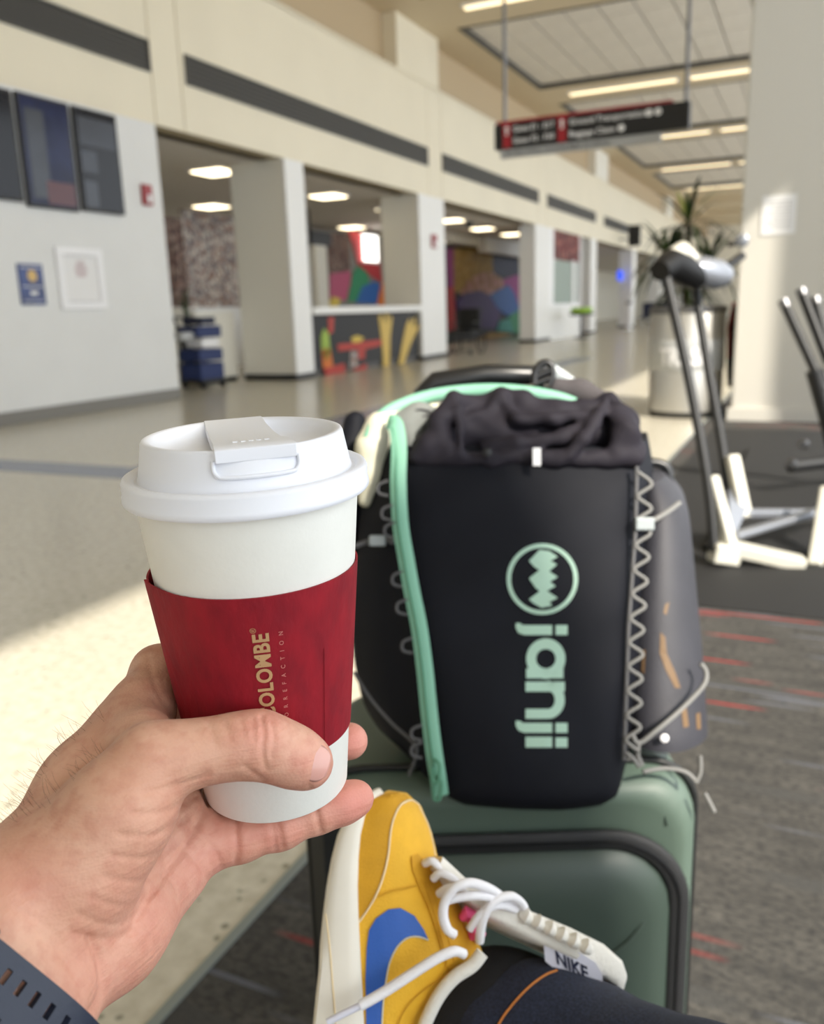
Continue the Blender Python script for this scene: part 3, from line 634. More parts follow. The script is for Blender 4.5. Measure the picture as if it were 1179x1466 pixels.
for k_, (s, n) in enumerate(((29, -.7), (40, -1.4))):
    if k_: t = thing('queue_post', 'pale post standing right of the far waiting chairs', 'post', hp(s, n, 0), 'pale far posts')
    m_ = MB(); m_.lathe([(.2, 0), (.2, .04), (.1, .06), (.1, 1.3), (.13, 1.32), (.1, 1.42)], hp(s, n, 0), (0, 0, 1), 16); m_.build('shaft', 'frame_white', t, smooth=40)
    m_ = MB(); m_.lathe([(.13, 1.1), (.14, 1.12), (.14, 1.2), (.13, 1.22)], hp(s, n, 0), (0, 0, 1), 16); m_.build('collar', 'steel_plain', t, smooth=40)

# ------------------------------------------------------------------ hanging direction sign
SS = 0.0
t = thing('direction_sign', 'black and red hanging direction sign with white lettering', 'sign', hp(SS, -5.78, 2.82))
def sgn(x, y): return on_s(x, y, SS)
n0, n1 = -4.74, -6.82
m_ = MB(); m_.hbox(SS, SS+.14, n1, n0, 2.82, 3.08); m_.build('board', 'sign_black', t, bevel=.006)
m_ = MB(); m_.hbox(SS-.004, SS+.14, n1+.17, n0-.02, 3.08, 3.105); m_.build('red_edge', 'sign_red', t)
rb = []
for a in (n0-.10, n0-.72):
    m_ = MB(); m_.hbox(SS-.006, SS, a-.095, a, 2.825, 3.08); rb.append(m_.build('red_band', 'sign_red', t))
m_ = MB(); m_.hbox(SS+.02, SS+.10, n1+.28, n0-.06, 2.73, 2.815); low = m_.build('lower_board', 'sign_grey', t)
def sign_text(body, nl, z, size, parent, mat, name='lettering', off=.012, maxw=None):
    V, Fc = text_verts(body, off); w_ = V[:, 0].max()*size; k = 1 if not maxw else min(1, maxw/w_)
    m_ = MB(); m_.add([hp(SS-.008 if mat != 'black' else SS+.018, nl - v[0]*size*k, z + v[1]*size) for v in V], Fc); return m_.build(name, mat, parent)
sign_text('Gates E1 - E17', n0-.22, 2.985, .085, t, 'sign_white', maxw=.46); sign_text('Gates F2 - F39', n0-.22, 2.865, .085, t, 'sign_white', maxw=.46)
sign_text('Ground Transportation', n0-.85, 2.985, .085, t, 'sign_white', maxw=.80); sign_text('Baggage Claim', n0-.85, 2.865, .085, t, 'sign_white', maxw=.50)
sign_text('All other airlines, connecting flights via walkway', n0-.12, 2.755, .06, low, 'black', maxw=1.6)
for a in (n0-.147, n0-.767):       # up arrows
    m_ = MB(); q = [(-.03, .02), (0, .055), (.03, .02), (.012, .02), (.012, -.045), (-.012, -.045), (-.012, .02)]
    m_.add([hp(SS-.009, a+x, 3.0+y) for x, y in q], [tuple(range(7))]); m_.build('arrow', 'sign_white', t)
for a, z in ((n0-1.68, 3.01), (n0-1.77, 3.01), (n0-1.40, 2.895)):
    m_ = MB(); m_.lathe([(.036, 0), (.036, .004)], hp(SS-.004, a, z), -T, 18); m_.build('pictogram', 'sign_white', t)
for a in (n0-.10, n1+.05):
    m_ = MB(); m_.tube([hp(SS+.07, a, 3.08), hp(SS+.07, a, ZC)], .02, 10); m_.build('hanging_rod', 'steel_plain', t, smooth=60)

# ------------------------------------------------------------------ perforated bin, tall plant, paper, machines
B = hp(-.72, -6.98, 0); t = thing('litter_bin', 'round perforated metal bin with white lettering in front of the plant', 'bin', B)
m_ = MB(); m_.lathe([(.335, .06), (.35, .06), (.355, 1.0), (.345, 1.02)], B, (0, 0, 1), 48); m_.build('perforated_shell', 'steel', t, smooth=40)
m_ = MB(); m_.lathe([(.33, 0), (.34, .02), (.34, .07)], B, (0, 0, 1), 48); m_.build('base_ring', 'mach_dark', t, smooth=40)
m_ = MB(); m_.lathe([(.36, 1.0), (.365, 1.01), (.365, 1.05), (.34, 1.065), (.2, 1.06), (.18, .95)], B, (0, 0, 1), 48); m_.build('top_ring', 'steel_plain', t, smooth=40)
m_ = MB(); m_.lathe([(.357, .46), (.362, .47), (.362, .74), (.357, .75)], B, (0, 0, 1), 48); band = m_.build('label_band', 'sign_grey', t, smooth=40)
V, Fc = text_verts('TRASH', .03); W_ = V[:, 0].max(); m_ = MB(); dv = C0-B; a0 = math.atan2(dv[1], dv[0])
def onbin(x, y):
    a = a0 - .06 + (x/W_-.5)*1.36; return B + np.array([math.cos(a)*.366, math.sin(a)*.366, .52 + y*.22])
bmt = bmesh.new(); vv = [bmt.verts.new(v) for v in V]
for f in Fc:
    try: bmt.faces.new([vv[i] for i in f])
    except ValueError: pass
bmesh.ops.triangulate(bmt, faces=bmt.faces[:]); bmesh.ops.subdivide_edges(bmt, edges=[e for e in bmt.edges if e.calc_length() > .15], cuts=3); bmesh.ops.triangulate(bmt, faces=bmt.faces[:]); bmt.verts.index_update()
m_.add([onbin(v.co.x, v.co.y) for v in bmt.verts], [tuple(v.index for v in f.verts) for f in bmt.faces]); bmt.free(); m_.build('lettering', 'frame_white', band)

B = hp(.10, -6.84, 0); t = thing('dracaena', 'tall green dracaena plant rising behind the perforated bin', 'plant', B)
m_ = MB(); m_.lathe([(.22, 0), (.29, .1), (.30, 1.0), (.28, 1.0)], B, (0, 0, 1), 32); m_.build('planter', 'base_gray', t, smooth=40)
m_ = MB(); m_.lathe([(.302, 1.0), (.315, 1.01), (.315, 1.05), (.30, 1.06), (.26, 1.04)], B, (0, 0, 1), 32); m_.build('green_rim', 'green_rim', t, smooth=40)
rnd = random.Random(3)
def blade(P, az, ln, rise, droop, wd, mat):
    d = np.array([math.cos(az), math.sin(az), 0]); pts = []
    for u in np.linspace(0, 1, 9): pts.append(P + d*ln*u*(1-.15*u) + np.array([0, 0, rise*u - droop*u*u]))
    side = np.array([-d[1], d[0], 0]); ring = []
    for i, p_ in enumerate(pts):
        u = i/8; w_ = wd*(.35+1.3*u*(1-u)*2)*(1-u)**.35 if u < 1 else .001
        ring.append([p_ - side*w_, p_ - np.array([0, 0, .25*w_]), p_ + side*w_, p_ + np.array([0, 0, .03*w_])])
    mb = MB(); mb.loft(ring, True, True); return mb.build('leaf', mat, t, smooth=60)
for (dx, dy, hz, nl, L) in ((.0, .0, 1.95, 26, .62), (-.20, .05, 1.62, 30, .58), (.22, -.06, 1.56, 28, .56), (.02, .1, 1.35, 26, .60)):
    P = B + np.array([dx, dy, hz]); m_ = MB(); m_.tube(smooth_path([B + np.array([dx*.4, dy*.4, .95]), B + np.array([dx*.8, dy*.8, 1.2]), P], 4), .022, 8); m_.build('stem', 'bark', t, smooth=60)
    for i in range(nl):
        u = i/nl; az = i*2.4 + rnd.uniform(-.2, .2); hi = u < .35
        blade(P - np.array([0, 0, .28*(1-u)*0 + .25*u]), az, L*(.70 if hi else .95)*rnd.uniform(.8, 1.15), L*(.95 if hi else .62)*rnd.uniform(.8, 1.1), L*(.42 if hi else 1.05)*rnd.uniform(.7, 1.2), .032, 'leaf_light' if (hi and i % 3 == 0 and hz > 1.7) else ('leaf' if i % 2 else 'leaf_dark'))
t = thing('notice_sheet', 'white printed paper sheet taped on the tall pale pillar', 'notice', hp(-1.11, -7.76, 1.67))
m_ = MB(); m_.hbox(-1.108, -1.104, -7.90, -7.62, 1.66, 1.99); m_.build('sheet', 'paper', t)
m_ = MB()
for i in range(9): m_.hbox(-1.1095, -1.108, -7.87, -7.65-.03*(i % 3), 1.93-.028*i, 1.937-.028*i)
m_.build('print', 'paper_ink', t)
t = thing('wall_fixture', 'small silver lever fixture on the pillar corner above machine', 'fixture', hp(-1.1, -7.4, 1.6))
P = hp(-1.12, -7.47, 1.62)
m_ = MB(); m_.lathe([(.01, 0), (.06, .01), (.06, .05), (.03, .07)], P, -T, 20); m_.build('dome', 'mach_silver', t, smooth=50)
m_ = MB(); m_.tube([P, P + N*.12 + np.array([0, 0, -.03])], .02, 8); m_.build('lever', 'black', t)
t = thing('hanging_bag', 'dark red and black bag hanging between bin and pillar', 'bag', hp(-.33, -7.375, .25))
m_ = MB(); rng = []
for u in np.linspace(0, 1, 9):
    w_ = .06*(math.sin(math.pi*(.12+.8*u))**.6); c = hp(-.33, -7.375, .25+.8*u); rng.append([c + N*w_*math.cos(q)*.9 + T*.09*math.sin(q) for q in np.linspace(0, 2*math.pi, 14, endpoint=False)])
m_.loft(rng); m_.build('pouch', 'black', t, smooth=60)
m_ = MB(); m_.tube([hp(-.44, -7.35, .55), hp(-.45, -7.34, .85), hp(-.35, -7.37, 1.08)], .02, 8); m_.build('red_strap', 'mural_red', t, smooth=60)

# exercise machine: two slanted dark poles on white feet, padded black and silver head
D_ = 3.72
def q_(x, y, d=D_): return at(x, y, d)
B = q_(1060, 800); B = np.array([B[0], B[1], 0])
t = thing('exercise_machine', 'machine with two slanted dark poles, white feet and padded head', 'machine', B)
P1 = [q_(952, 392, 3.70), q_(985, 540, 3.66), q_(1012, 690, 3.62), q_(1022, 790, 3.60)]
P2 = [q_(993, 400, 4.02), q_(1012, 520, 3.98), q_(1033, 640, 3.95), q_(1040, 700, 3.93)]
for P in (P1, P2): m_ = MB(); m_.tube(smooth_path(P, 4), .022, 10); m_.build('pole', 'mach_dark', t, smooth=60)
m_ = MB(); m_.tube([q_(944, 388, 3.68), q_(958, 378, 3.74), q_(975, 386, 3.80), q_(997, 398, 3.88)], [.045, .066, .070, .055], 18); m_.build('black_pad', 'black_gloss', t, smooth=60)
m_ = MB(); m_.tube([q_(990, 385, 3.86), q_(1002, 388, 3.88), q_(1025, 393, 3.92), q_(1040, 396, 3.94)], [.05, .068, .070, .045], 18); m_.build('silver_pad', 'mach_silver', t, smooth=60)
m_ = MB(); m_.tube([q_(950, 368, 3.74), q_(975, 362, 3.80), q_(992, 372, 3.86)], [.02, .05, .03], 12); m_.build('cream_cap', 'mach_white', t, smooth=60)
m_ = MB(); m_.tube([q_(1035, 385, 3.92), q_(1062, 366, 4.0)], .02, 8); m_.build('side_bar', 'black', t, smooth=60)
def beam(a, b_, w_, h_, nm, mat='mach_white', par=None):
    a, b_ = np.asarray(a), np.asarray(b_); d = b_-a; L = np.linalg.norm(d); d /= L; s = np.cross(d, [0, 0, 1.]);
    if np.linalg.norm(s) < .1: s = np.array([1., 0, 0])
    s /= np.linalg.norm(s); u = np.cross(s, d); m_ = MB(); m_.box((a+b_)/2, d*L/2, s*w_/2, u*h_/2); return m_.build(nm, mat, par if par is not None else t, bevel=.012)
beam(q_(1017, 682, 3.64), q_(1046, 792, 3.60), .05, .06, 'white_upright'); beam(q_(1047, 652, 3.92), q_(1066, 742, 3.86), .06, .05, 'white_upright')
beam(q_(1018, 790, 3.60), q_(1055, 795, 3.62), .08, .085, 'foot_block'); beam(q_(1048, 785, 3.62), q_(1150, 808, 3.58), .09, .06, 'front_foot')
beam(q_(1184, 700, 3.75), q_(1166, 812, 3.58), .06, .06, 'white_upright'); beam(q_(1065, 735, 3.86), q_(1250, 735, 4.1), .05, .04, 'rear_rail', 'mach_silver'); beam(q_(1050, 768, 3.66), q_(1185, 728, 3.9), .05, .03, 'side_rail', 'mach_silver')
m_ = MB(); m_.add([q_(1042, 700, 3.9), q_(1062, 690, 3.88), q_(1068, 730, 3.84), q_(1046, 780, 3.63)], [(0, 1, 2, 3)]); m_.build('gusset', 'mach_silver', t, solid=.006)
m_ = MB(); m_.box(hp(-4.3, -8.35, .0225), T*1.45, N*.62, np.array([0, 0, .012])); m_.build('belt_deck', 'mat_black', t, bevel=.008)
m_ = MB(); m_.hbox(-6.5, -1.7, -9.6, -7.36, .003, .008); tag(m_.build('shade_mat', 'mat_black'), 'black floor mat under the machines, widened to paint in shade', 'mat')  # mat widened and blackened to stand in for shade on the floor
# second machine at the right edge
B = hp(-3.9, -8.25, 0); t = thing('exercise_bike', 'dark machine with chrome tipped handles at the right picture edge', 'machine', B)
for a, b_ in (((1121, 432), (1180, 560)), ((1146, 416), (1186, 520)), ((1166, 428), (1196, 540))):
    m_ = MB(); pa, pb = at(*a, 4.9), at(*b_, 4.85); m_.tube([pa, pb], .028, 10); o = m_.build('handle', 'mach_dark', t, smooth=60)
    m_ = MB(); m_.tube([pa + (pa-pb)*.02, pa + (pb-pa)*.06], .031, 12); m_.build('chrome_tip', 'steel_plain', o, smooth=60)
m_ = MB(); m_.tube([at(1165, 530, 4.86), at(1185, 600, 4.9), at(1200, 660, 4.9)], .05, 10); m_.build('mast', 'mach_dark', t, smooth=60)
m_ = MB(); m_.tube([at(1130, 668, 4.75), at(1240, 655, 4.9)], .035, 10); m_.build('rear_stabiliser', 'mach_dark', t, smooth=60)
m_ = MB(); m_.tube([at(1195, 655, 4.88), at(1230, 690, 4.8)], .04, 10); m_.build('main_beam', 'mach_dark', t, smooth=60)
for x, y in ((1133, 668), (1150, 640)):
    m_ = MB(); m_.lathe([(.02, -.02), (.03, 0), (.02, .02)], at(x, y-4, 4.74), T, 12); m_.build('knob', 'steel_plain', t, smooth=60)

# ------------------------------------------------------------------ foreground materials
pm('lid_plastic', (232, 234, 240), rough=.38, spec=.4); pm('cup_paper', (236, 236, 228), rough=.75, var=.015, vscale=90, bump=.05, bscale=500)
pm('sleeve_red', (150, 18, 34), rough=.7, rgb2=(128, 14, 30), vscale=120, bump=.25, bscale=260, stretch=(1, 1, .5), spec=.35); pm('sleeve_inside', (92, 60, 44), rough=.9)
pm('print_gold', (188, 150, 106), rough=.6); pm('print_pink', (196, 120, 112), rough=.6)
pm('nail', (216, 162, 150), rough=.28, spec=.5, sss=.1, coat=.3); pm('nail_tip', (232, 214, 200), rough=.35)
pm('hair_brown', (104, 76, 58), rough=.6); pm('watch_navy', (30, 38, 56), rough=.5, bump=.1, bscale=600); pm('watch_dark', (24, 28, 40), rough=.45)
pm('canvas_yellow', (226, 172, 34), rough=.7, var=.06, vscale=60, bump=.35, bscale=900, sheen=.1); pm('canvas_gold', (200, 146, 18), rough=.75, var=.06, vscale=60, bump=.35, bscale=900)
pm('sole_cream', (226, 220, 206), rough=.6, var=.02, vscale=40); pm('piping_cream', (226, 204, 160), rough=.6); pm('swoosh_blue', (24, 84, 170), rough=.5, bump=.15, bscale=900); pm('lace_white', (240, 238, 240), rough=.8, bump=.5, bscale=1400)
pm('eyelet_pink', (240, 92, 146), rough=.5); pm('foam_white', (226, 222, 212), rough=.85, bump=.4, bscale=300); pm('tag_white', (214, 214, 226), rough=.6); pm('sock_black', (16, 16, 18), rough=.95, bump=.4, bscale=700)
pm('denim', (18, 22, 37), rough=.9, rgb2=(36, 44, 66), vscale=700, bump=.4, bscale=900, detail=2, sheen=.05); pm('stitch_orange', (190, 116, 46), rough=.7)
pm('pack_navy', (13, 15, 23), rough=.7, var=.12, vscale=14, bump=.12, bscale=40, spec=.2); pm('pack_roll', (34, 31, 39), rough=.75, var=.1, vscale=20, bump=.15, bscale=60, spec=.25)
pm('pack_print', (164, 196, 178), rough=.6); pm('mint', (118, 172, 148), rough=.55); pm('mint_dark', (84, 140, 114), rough=.6); pm('pack_cream', (206, 204, 184), rough=.7, var=.05, vscale=30); pm('pack_grey', (120, 124, 122), rough=.8, bump=.3, bscale=200)
pm('pocket_mesh', (46, 46, 53), rough=.6, var=.12, vscale=18, bump=.3, bscale=500); pm('cord_grey', (118, 118, 116), rough=.7); pm('cord_dark', (84, 84, 86), rough=.7); pm('ochre_gear', (104, 80, 52), rough=.6); pm('strap_mesh', (74, 70, 72), rough=.9, bump=.6, bscale=400); pm('clip_grey', (150, 158, 160), rough=.4)
pm('case_green', (82, 98, 88), rough=.5, var=.03, vscale=12, bump=.08, bscale=700); pm('case_panel', (56, 69, 62), rough=.45, bump=.08, bscale=700); pm('case_dark', (20, 22, 22), rough=.55); pm('zip_black', (28, 29, 31), rough=.6, bump=.5, bscale=500); pm('handle_black', (22, 23, 25), rough=.35)

mt = pm('skin', (214, 160, 136), rough=.5, sss=.12, spec=.35); nt = mt.node_tree; b = nt.nodes['Principled BSDF']
tc = nt.nodes.new('ShaderNodeTexCoord'); at_ = nt.nodes.new('ShaderNodeAttribute'); at_.attribute_name = 'blush'
def nz(scale, detail=4.): return noise(nt, tc.outputs['Object'], scale, detail)
c = mix(nt, ramp(nt, nz(38, 3), .35, .68), lin(203, 154, 129), lin(216, 172, 147))
c = mix(nt, ramp(nt, nz(160, 5), .45, .75), c, lin(194, 140, 117))
mm = nt.nodes.new('ShaderNodeMath'); mm.operation = 'MULTIPLY'; mm.inputs[1].default_value = .8; nt.links.new(at_.outputs['Fac'], mm.inputs[0])
c = mix(nt, mm.outputs[0], c, lin(218, 140, 128)); nt.links.new(c, b.inputs['Base Color'])
bp = nt.nodes.new('ShaderNodeBump'); bp.inputs['Strength'].default_value = .16; bp.inputs['Distance'].default_value = .0006
vo = node(nt, 'ShaderNodeTexVoronoi', Scale=900.); nt.links.new(tc.outputs['Object'], vo.inputs['Vector'])
nt.links.new(vo.outputs['Distance'], bp.inputs['Height'])
bp2 = nt.nodes.new('ShaderNodeBump'); bp2.inputs['Strength'].default_value = .3; bp2.inputs['Distance'].default_value = .002
mp = nt.nodes.new('ShaderNodeMapping'); mp.inputs['Rotation'].default_value = (0, .8, .3); mp.inputs['Scale'].default_value = (60, 60, 420); nt.links.new(tc.outputs['Object'], mp.inputs['Vector'])
nt.links.new(noise(nt, mp.outputs['Vector'], 1.0, 3), bp2.inputs['Height']); nt.links.new(bp.outputs['Normal'], bp2.inputs['Normal']); nt.links.new(bp2.outputs['Normal'], b.inputs['Normal'])

# ------------------------------------------------------------------ coffee cup
CB = np.array([-.06181, .32971, .90588]); CA = np.array([-.01235, -.03389, .99935]); CA /= np.linalg.norm(CA)
CF = (C0 - (CB + CA*.07)); CF -= CA*(CF @ CA); CF /= np.linalg.norm(CF); CR = np.cross(CA, CF)*1.0
if CR @ rt < 0: CR = -CR
R0, R1, ZT = .0302, .0434, .1374
def cr(z): return R0 + (R1-R0)*z/ZT
def cup_pt(phi, z, r): return CB + CA*z + r*(CF*math.cos(phi) + CR*math.sin(phi))
cup = thing('coffee_cup', 'white paper coffee cup with red sleeve and white lid, held in hand', 'cup', CB)
m_ = MB(); m_.lathe([(.001, .004), (R0-.002, .004), (R0-.0015, 0), (R0-.0004, 0), (R0, .0006), (cr(.133), .133)], CB, CA, 96); m_.build('paper_body', 'cup_paper', cup, smooth=40)
m_ = MB(); m_.lathe([(.0435, .1285), (.0466, .1285), (.0471, .1293), (.0470, .1312), (.0466, .1316), (.0468, .1362), (.0462, .1374), (.0450, .1380), (.0432, .1377), (.0418, .1364), (.0408, .1366), (.0403, .1378), (.0381, .1502), (.0376, .1511), (.0368, .1514), (.0352, .1511), (.0340, .1500), (.0325, .1468), (.028, .1452), (.015, .1448), (.001, .1447)], CB, CA, 128)
lid = m_.build('lid', 'lid_plastic', cup, smooth=50)
# flip tab across the lid
LB = CB + CA*.1511; tf = (CF*math.cos(.10) + CR*math.sin(.10)); tr = np.cross(CA, tf); tr = tr if tr @ rt > 0 else -tr
m_ = MB(); rings = []
for u, w_, z0, z1 in ((-.0372, .0118, -.004, .0004), (-.034, .0120, -.0035, .0006), (-.024, .0122, -.004, -.0006), (-.005, .0125, -.0048, -.0012), (.012, .0128, -.0046, -.0006), (.022, .0132, -.004, .0008), (.030, .0136, -.003, .0012), (.0372, .0140, -.0028, .0013), (.0384, .0140, -.0034, .0008), (.0386, .0139, -.0036, -.0020)):
    c = LB + tf*u; rings.append([c - tr*w_ + CA*z0, c + tr*w_ + CA*z0, c + tr*w_ + CA*z1, c - tr*w_ + CA*z1])
m_.loft(rings); m_.build('flip_tab', 'lid_plastic', lid, smooth=50, bevel=.0007)
m_ = MB()
out = [(-.0150, -.0030), (.0150, -.0030), (.0150, -.0062), (.0138, -.0080), (.0118, -.0086), (-.0118, -.0086), (-.0138, -.0080), (-.0150, -.0062)]
def lidwall(x, z):
    r_ = .0379 + .0022*(-z/.0122) + .0007; ph = x/r_ + .10; return LB + CA*z + r_*(CF*math.cos(ph) + CR*math.sin(ph))
m_.tube([lidwall(x, z) for x, z in smooth_path([np.array(p) for p in [out[0], (-.0151, -.0062), (-.0138, -.0081), (-.0115, -.0087), (0, -.0088), (.0115, -.0087), (.0138, -.0081), (.0151, -.0062), out[1]]], 4)], .0008, 8); m_.build('tab_recess_rim', 'lid_plastic', lid, smooth=60)
m_ = MB(); m_.lathe([(.0062, -.0004), (.0058, .0002), (.002, .0004)], LB + tf*.0245 + CA*.0006, CA, 24); V_ = np.array(m_.v); cen = LB + tf*.0245
m_.v = [tuple(cen + (np.array(v)-cen) - tf*((np.array(v)-cen) @ tf)*.62 + tr*((np.array(v)-cen) @ tr)*.35) for v in m_.v]; o = m_.build('embossed_oval', 'lid_plastic', lid, smooth=60)
for i in range(-2, 3):
    m_ = MB(); c = cen + tr*.0028*i + CA*.0011; m_.box(c - CA*.0002, tr*.0008, tf*.0012, CA*.0003); m_.build('embossed_mark', 'lid_plastic', lid)
# sleeve: overlapping band, left corner standing off a little
m_ = MB(); rings = []; NS = 96
for j in range(NS+1):
    ph = -1.35 + j/NS*(2*math.pi) + .0; lift = .0011 + .0022*math.exp(-((ph+1.35)/.22)**2) + (.0012 if j > NS-14 else 0)
    zt = .0985 + .0012*math.exp(-((ph+1.4)/.25)**2); zb = .0275
    rings.append([cup_pt(ph, zb, cr(zb)+lift*.6), cup_pt(ph, (zb+zt)/2, cr((zb+zt)/2)+lift*.8), cup_pt(ph, zt, cr(zt)+lift), cup_pt(ph, zt, cr(zt)+lift-.0008), cup_pt(ph, zb, cr(zb)+lift*.6-.0006)])
m_.loft(rings, True, True); slv = m_.build('sleeve', 'sleeve_red', cup, smooth=35)
def sleeve_text(body, z0, phi0, size, mat, off, sp, sx=1.):
    V, Fc = text_verts(body, off, sp); m_ = MB(); L = V[:, 0].max()
    bm2 = bmesh.new(); vv = [bm2.verts.new(v) for v in V]
    for f in Fc:
        try: bm2.faces.new([vv[i] for i in f])
        except ValueError: pass
    bmesh.ops.triangulate(bm2, faces=bm2.faces[:]); bm2.verts.index_update()
    pts = []
    for v in bm2.verts:
        z = z0 - (L - v.co.x)*size*sx; ph = phi0 - v.co.y*size/.037; pts.append(cup_pt(ph, z, cr(z)+.00145))
    m_.add(pts, [tuple(v.index for v in f.verts) for f in bm2.faces]); bm2.free(); return m_.build('lettering', mat, slv)
sleeve_text('LA COLOMBE', .0845, .05, .0076, 'print_gold', .03, 1.04, .98)
sleeve_text('\u00ae', .0870, -.055, .0028, 'print_gold', .0, 1.0)
sleeve_text('TORREFACTION', .0842, .185, .0022, 'print_pink', .01, 2.9)
m_ = MB(); m_.tube([cup_pt(.62 + .0*q, z, cr(z)+.0012) for q, z in zip(range(8), np.linspace(.03, .072, 8))], .00015, 5); m_.build('seam_crease', 'sleeve_red', slv)

# ------------------------------------------------------------------ the viewer's arm and hand (one continuous surface)
person = thing('person', 'person holding the cup in the left hand, wearing dark jeans and navy watch', 'person', at(0, 1466, .26))
K = .010; KF = .004
J = lambda *a: a
pr = []
def chain(pts, k):
    for a, b_ in zip(pts[:-1], pts[1:]): pr.append(cam_prim(a, b_, k))
# forearm and wrist
chain([(-190, 1520, .235, 27), (-60, 1385, .262, 24), (42, 1276, .283, 20)], .014)
chain([(-90, 1640, .240, 27), (0, 1480, .262, 23), (78, 1372, .286, 19)], .014)
# metacarpal block
chain([(42, 1276, .283, 20), (130, 1130, .318, 17), (203, 1014, .346, 12.5)], .012)       # index side / back of the hand
chain([(70, 1300, .292, 18), (165, 1160, .332, 16), (218, 1080, .358, 13)], .012)
chain([(78, 1372, .288, 19), (150, 1330, .305, 19.5), (240, 1242, .336, 16.5)], .012)          # ulnar heel of the palm
chain([(110, 1320, .300, 16), (200, 1210, .336, 15), (250, 1150, .360, 12)], .012)
chain([(215, 1190, .345, 15), (262, 1185, .352, 13), (318, 1170, .372, 10.5)], .010)
# thenar and thumb
chain([(62, 1310, .284, 17), (120, 1235, .286, 18.5), (172, 1160, .290, 17), (218, 1092, .296, 13.2)], .010)
chain([(218, 1092, .296, 12.8), (258, 1082, .299, 10.8), (302, 1074, .303, 10.2), (345, 1067, .3065, 10.6), (374, 1066, .309, 11.3)], .006)
chain([(374, 1066, .309, 11.3), (405, 1077, .312, 10.4), (426, 1086, .3140, 9.8), (441, 1093, .3158, 9.2)], .005)
# web between thumb and index
chain([(205, 1060, .318, 12), (190, 1050, .336, 12)], .012)
# fingers behind the cup
pr_f = len(pr)
chain([(203, 1014, .346, 12), (226, 962, .368, 10.8), (262, 940, .392, 9.6), (350, 938, .405, 8.8), (430, 950, .400, 8.2)], .005)
chain([(218, 1080, .358, 12), (262, 1022, .388, 10.6), (300, 1000, .408, 9.8), (400, 1000, .414, 9), (462, 1010, .402, 8.4)], .004)
chain([(250, 1150, .360, 11.5), (300, 1100, .390, 10), (345, 1080, .408, 9.5), (440, 1070, .412, 8.9), (500, 1061, .394, 8.5)], .003)
chain([(238, 1238, .338, 13), (290, 1210, .345, 11.0), (345, 1198, .349, 9.6), (398, 1182, .353, 9.0), (402, 1181, .353, 8.9), (455, 1162, .358, 8.5), (490, 1150, .361, 8.3), (509, 1143, .363, 7.8)], .004)
def cup_cut(X, Y, Z):
    qx, qy, qz = X-CB[0], Y-CB[1], Z-CB[2]; h = qx*CA[0] + qy*CA[1] + qz*CA[2]
    rr = np.sqrt(np.maximum(qx*qx + qy*qy + qz*qz - h*h, 0)); side = rr - (R0 + (R1-R0)*h/ZT + .0013)
    return np.maximum(side, np.maximum(-h-.0002, h-.14))
V, Fc = sdf_mesh(pr, .0010, cut=cup_cut); V = relax(V, Fc, 3, .5)
Nn = normals(V, Fc); qv = V - V.mean(0)
if (Nn*qv).sum() < 0: Nn = -Nn
dep = (V-C0) @ fw; PX = CX + F*((V-C0) @ rt)/dep; PY = CY - F*((V-C0) @ up)/dep
face = -(Nn * ((V-C0)/np.linalg.norm(V-C0, axis=1)[:, None])).sum(1)
def crease(pts, width, depth, dmax=9, dmin=0):
    P = np.array(smooth_path([np.array(p, float) for p in pts], 6)); best = np.full(len(V), 1e9)
    for a, b_ in zip(P[:-1], P[1:]):
        ab = b_-a; t_ = np.clip(((PX-a[0])*ab[0] + (PY-a[1])*ab[1])/(ab @ ab + 1e-9), 0, 1)
        best = np.minimum(best, np.hypot(PX-a[0]-t_*ab[0], PY-a[1]-t_*ab[1]))
    wgt = np.exp(-(best/width)**2)*np.clip(face*2.0+.1, 0, 1)*((dep < dmax) & (dep > dmin)); return wgt*depth
dsp = np.zeros(len(V))
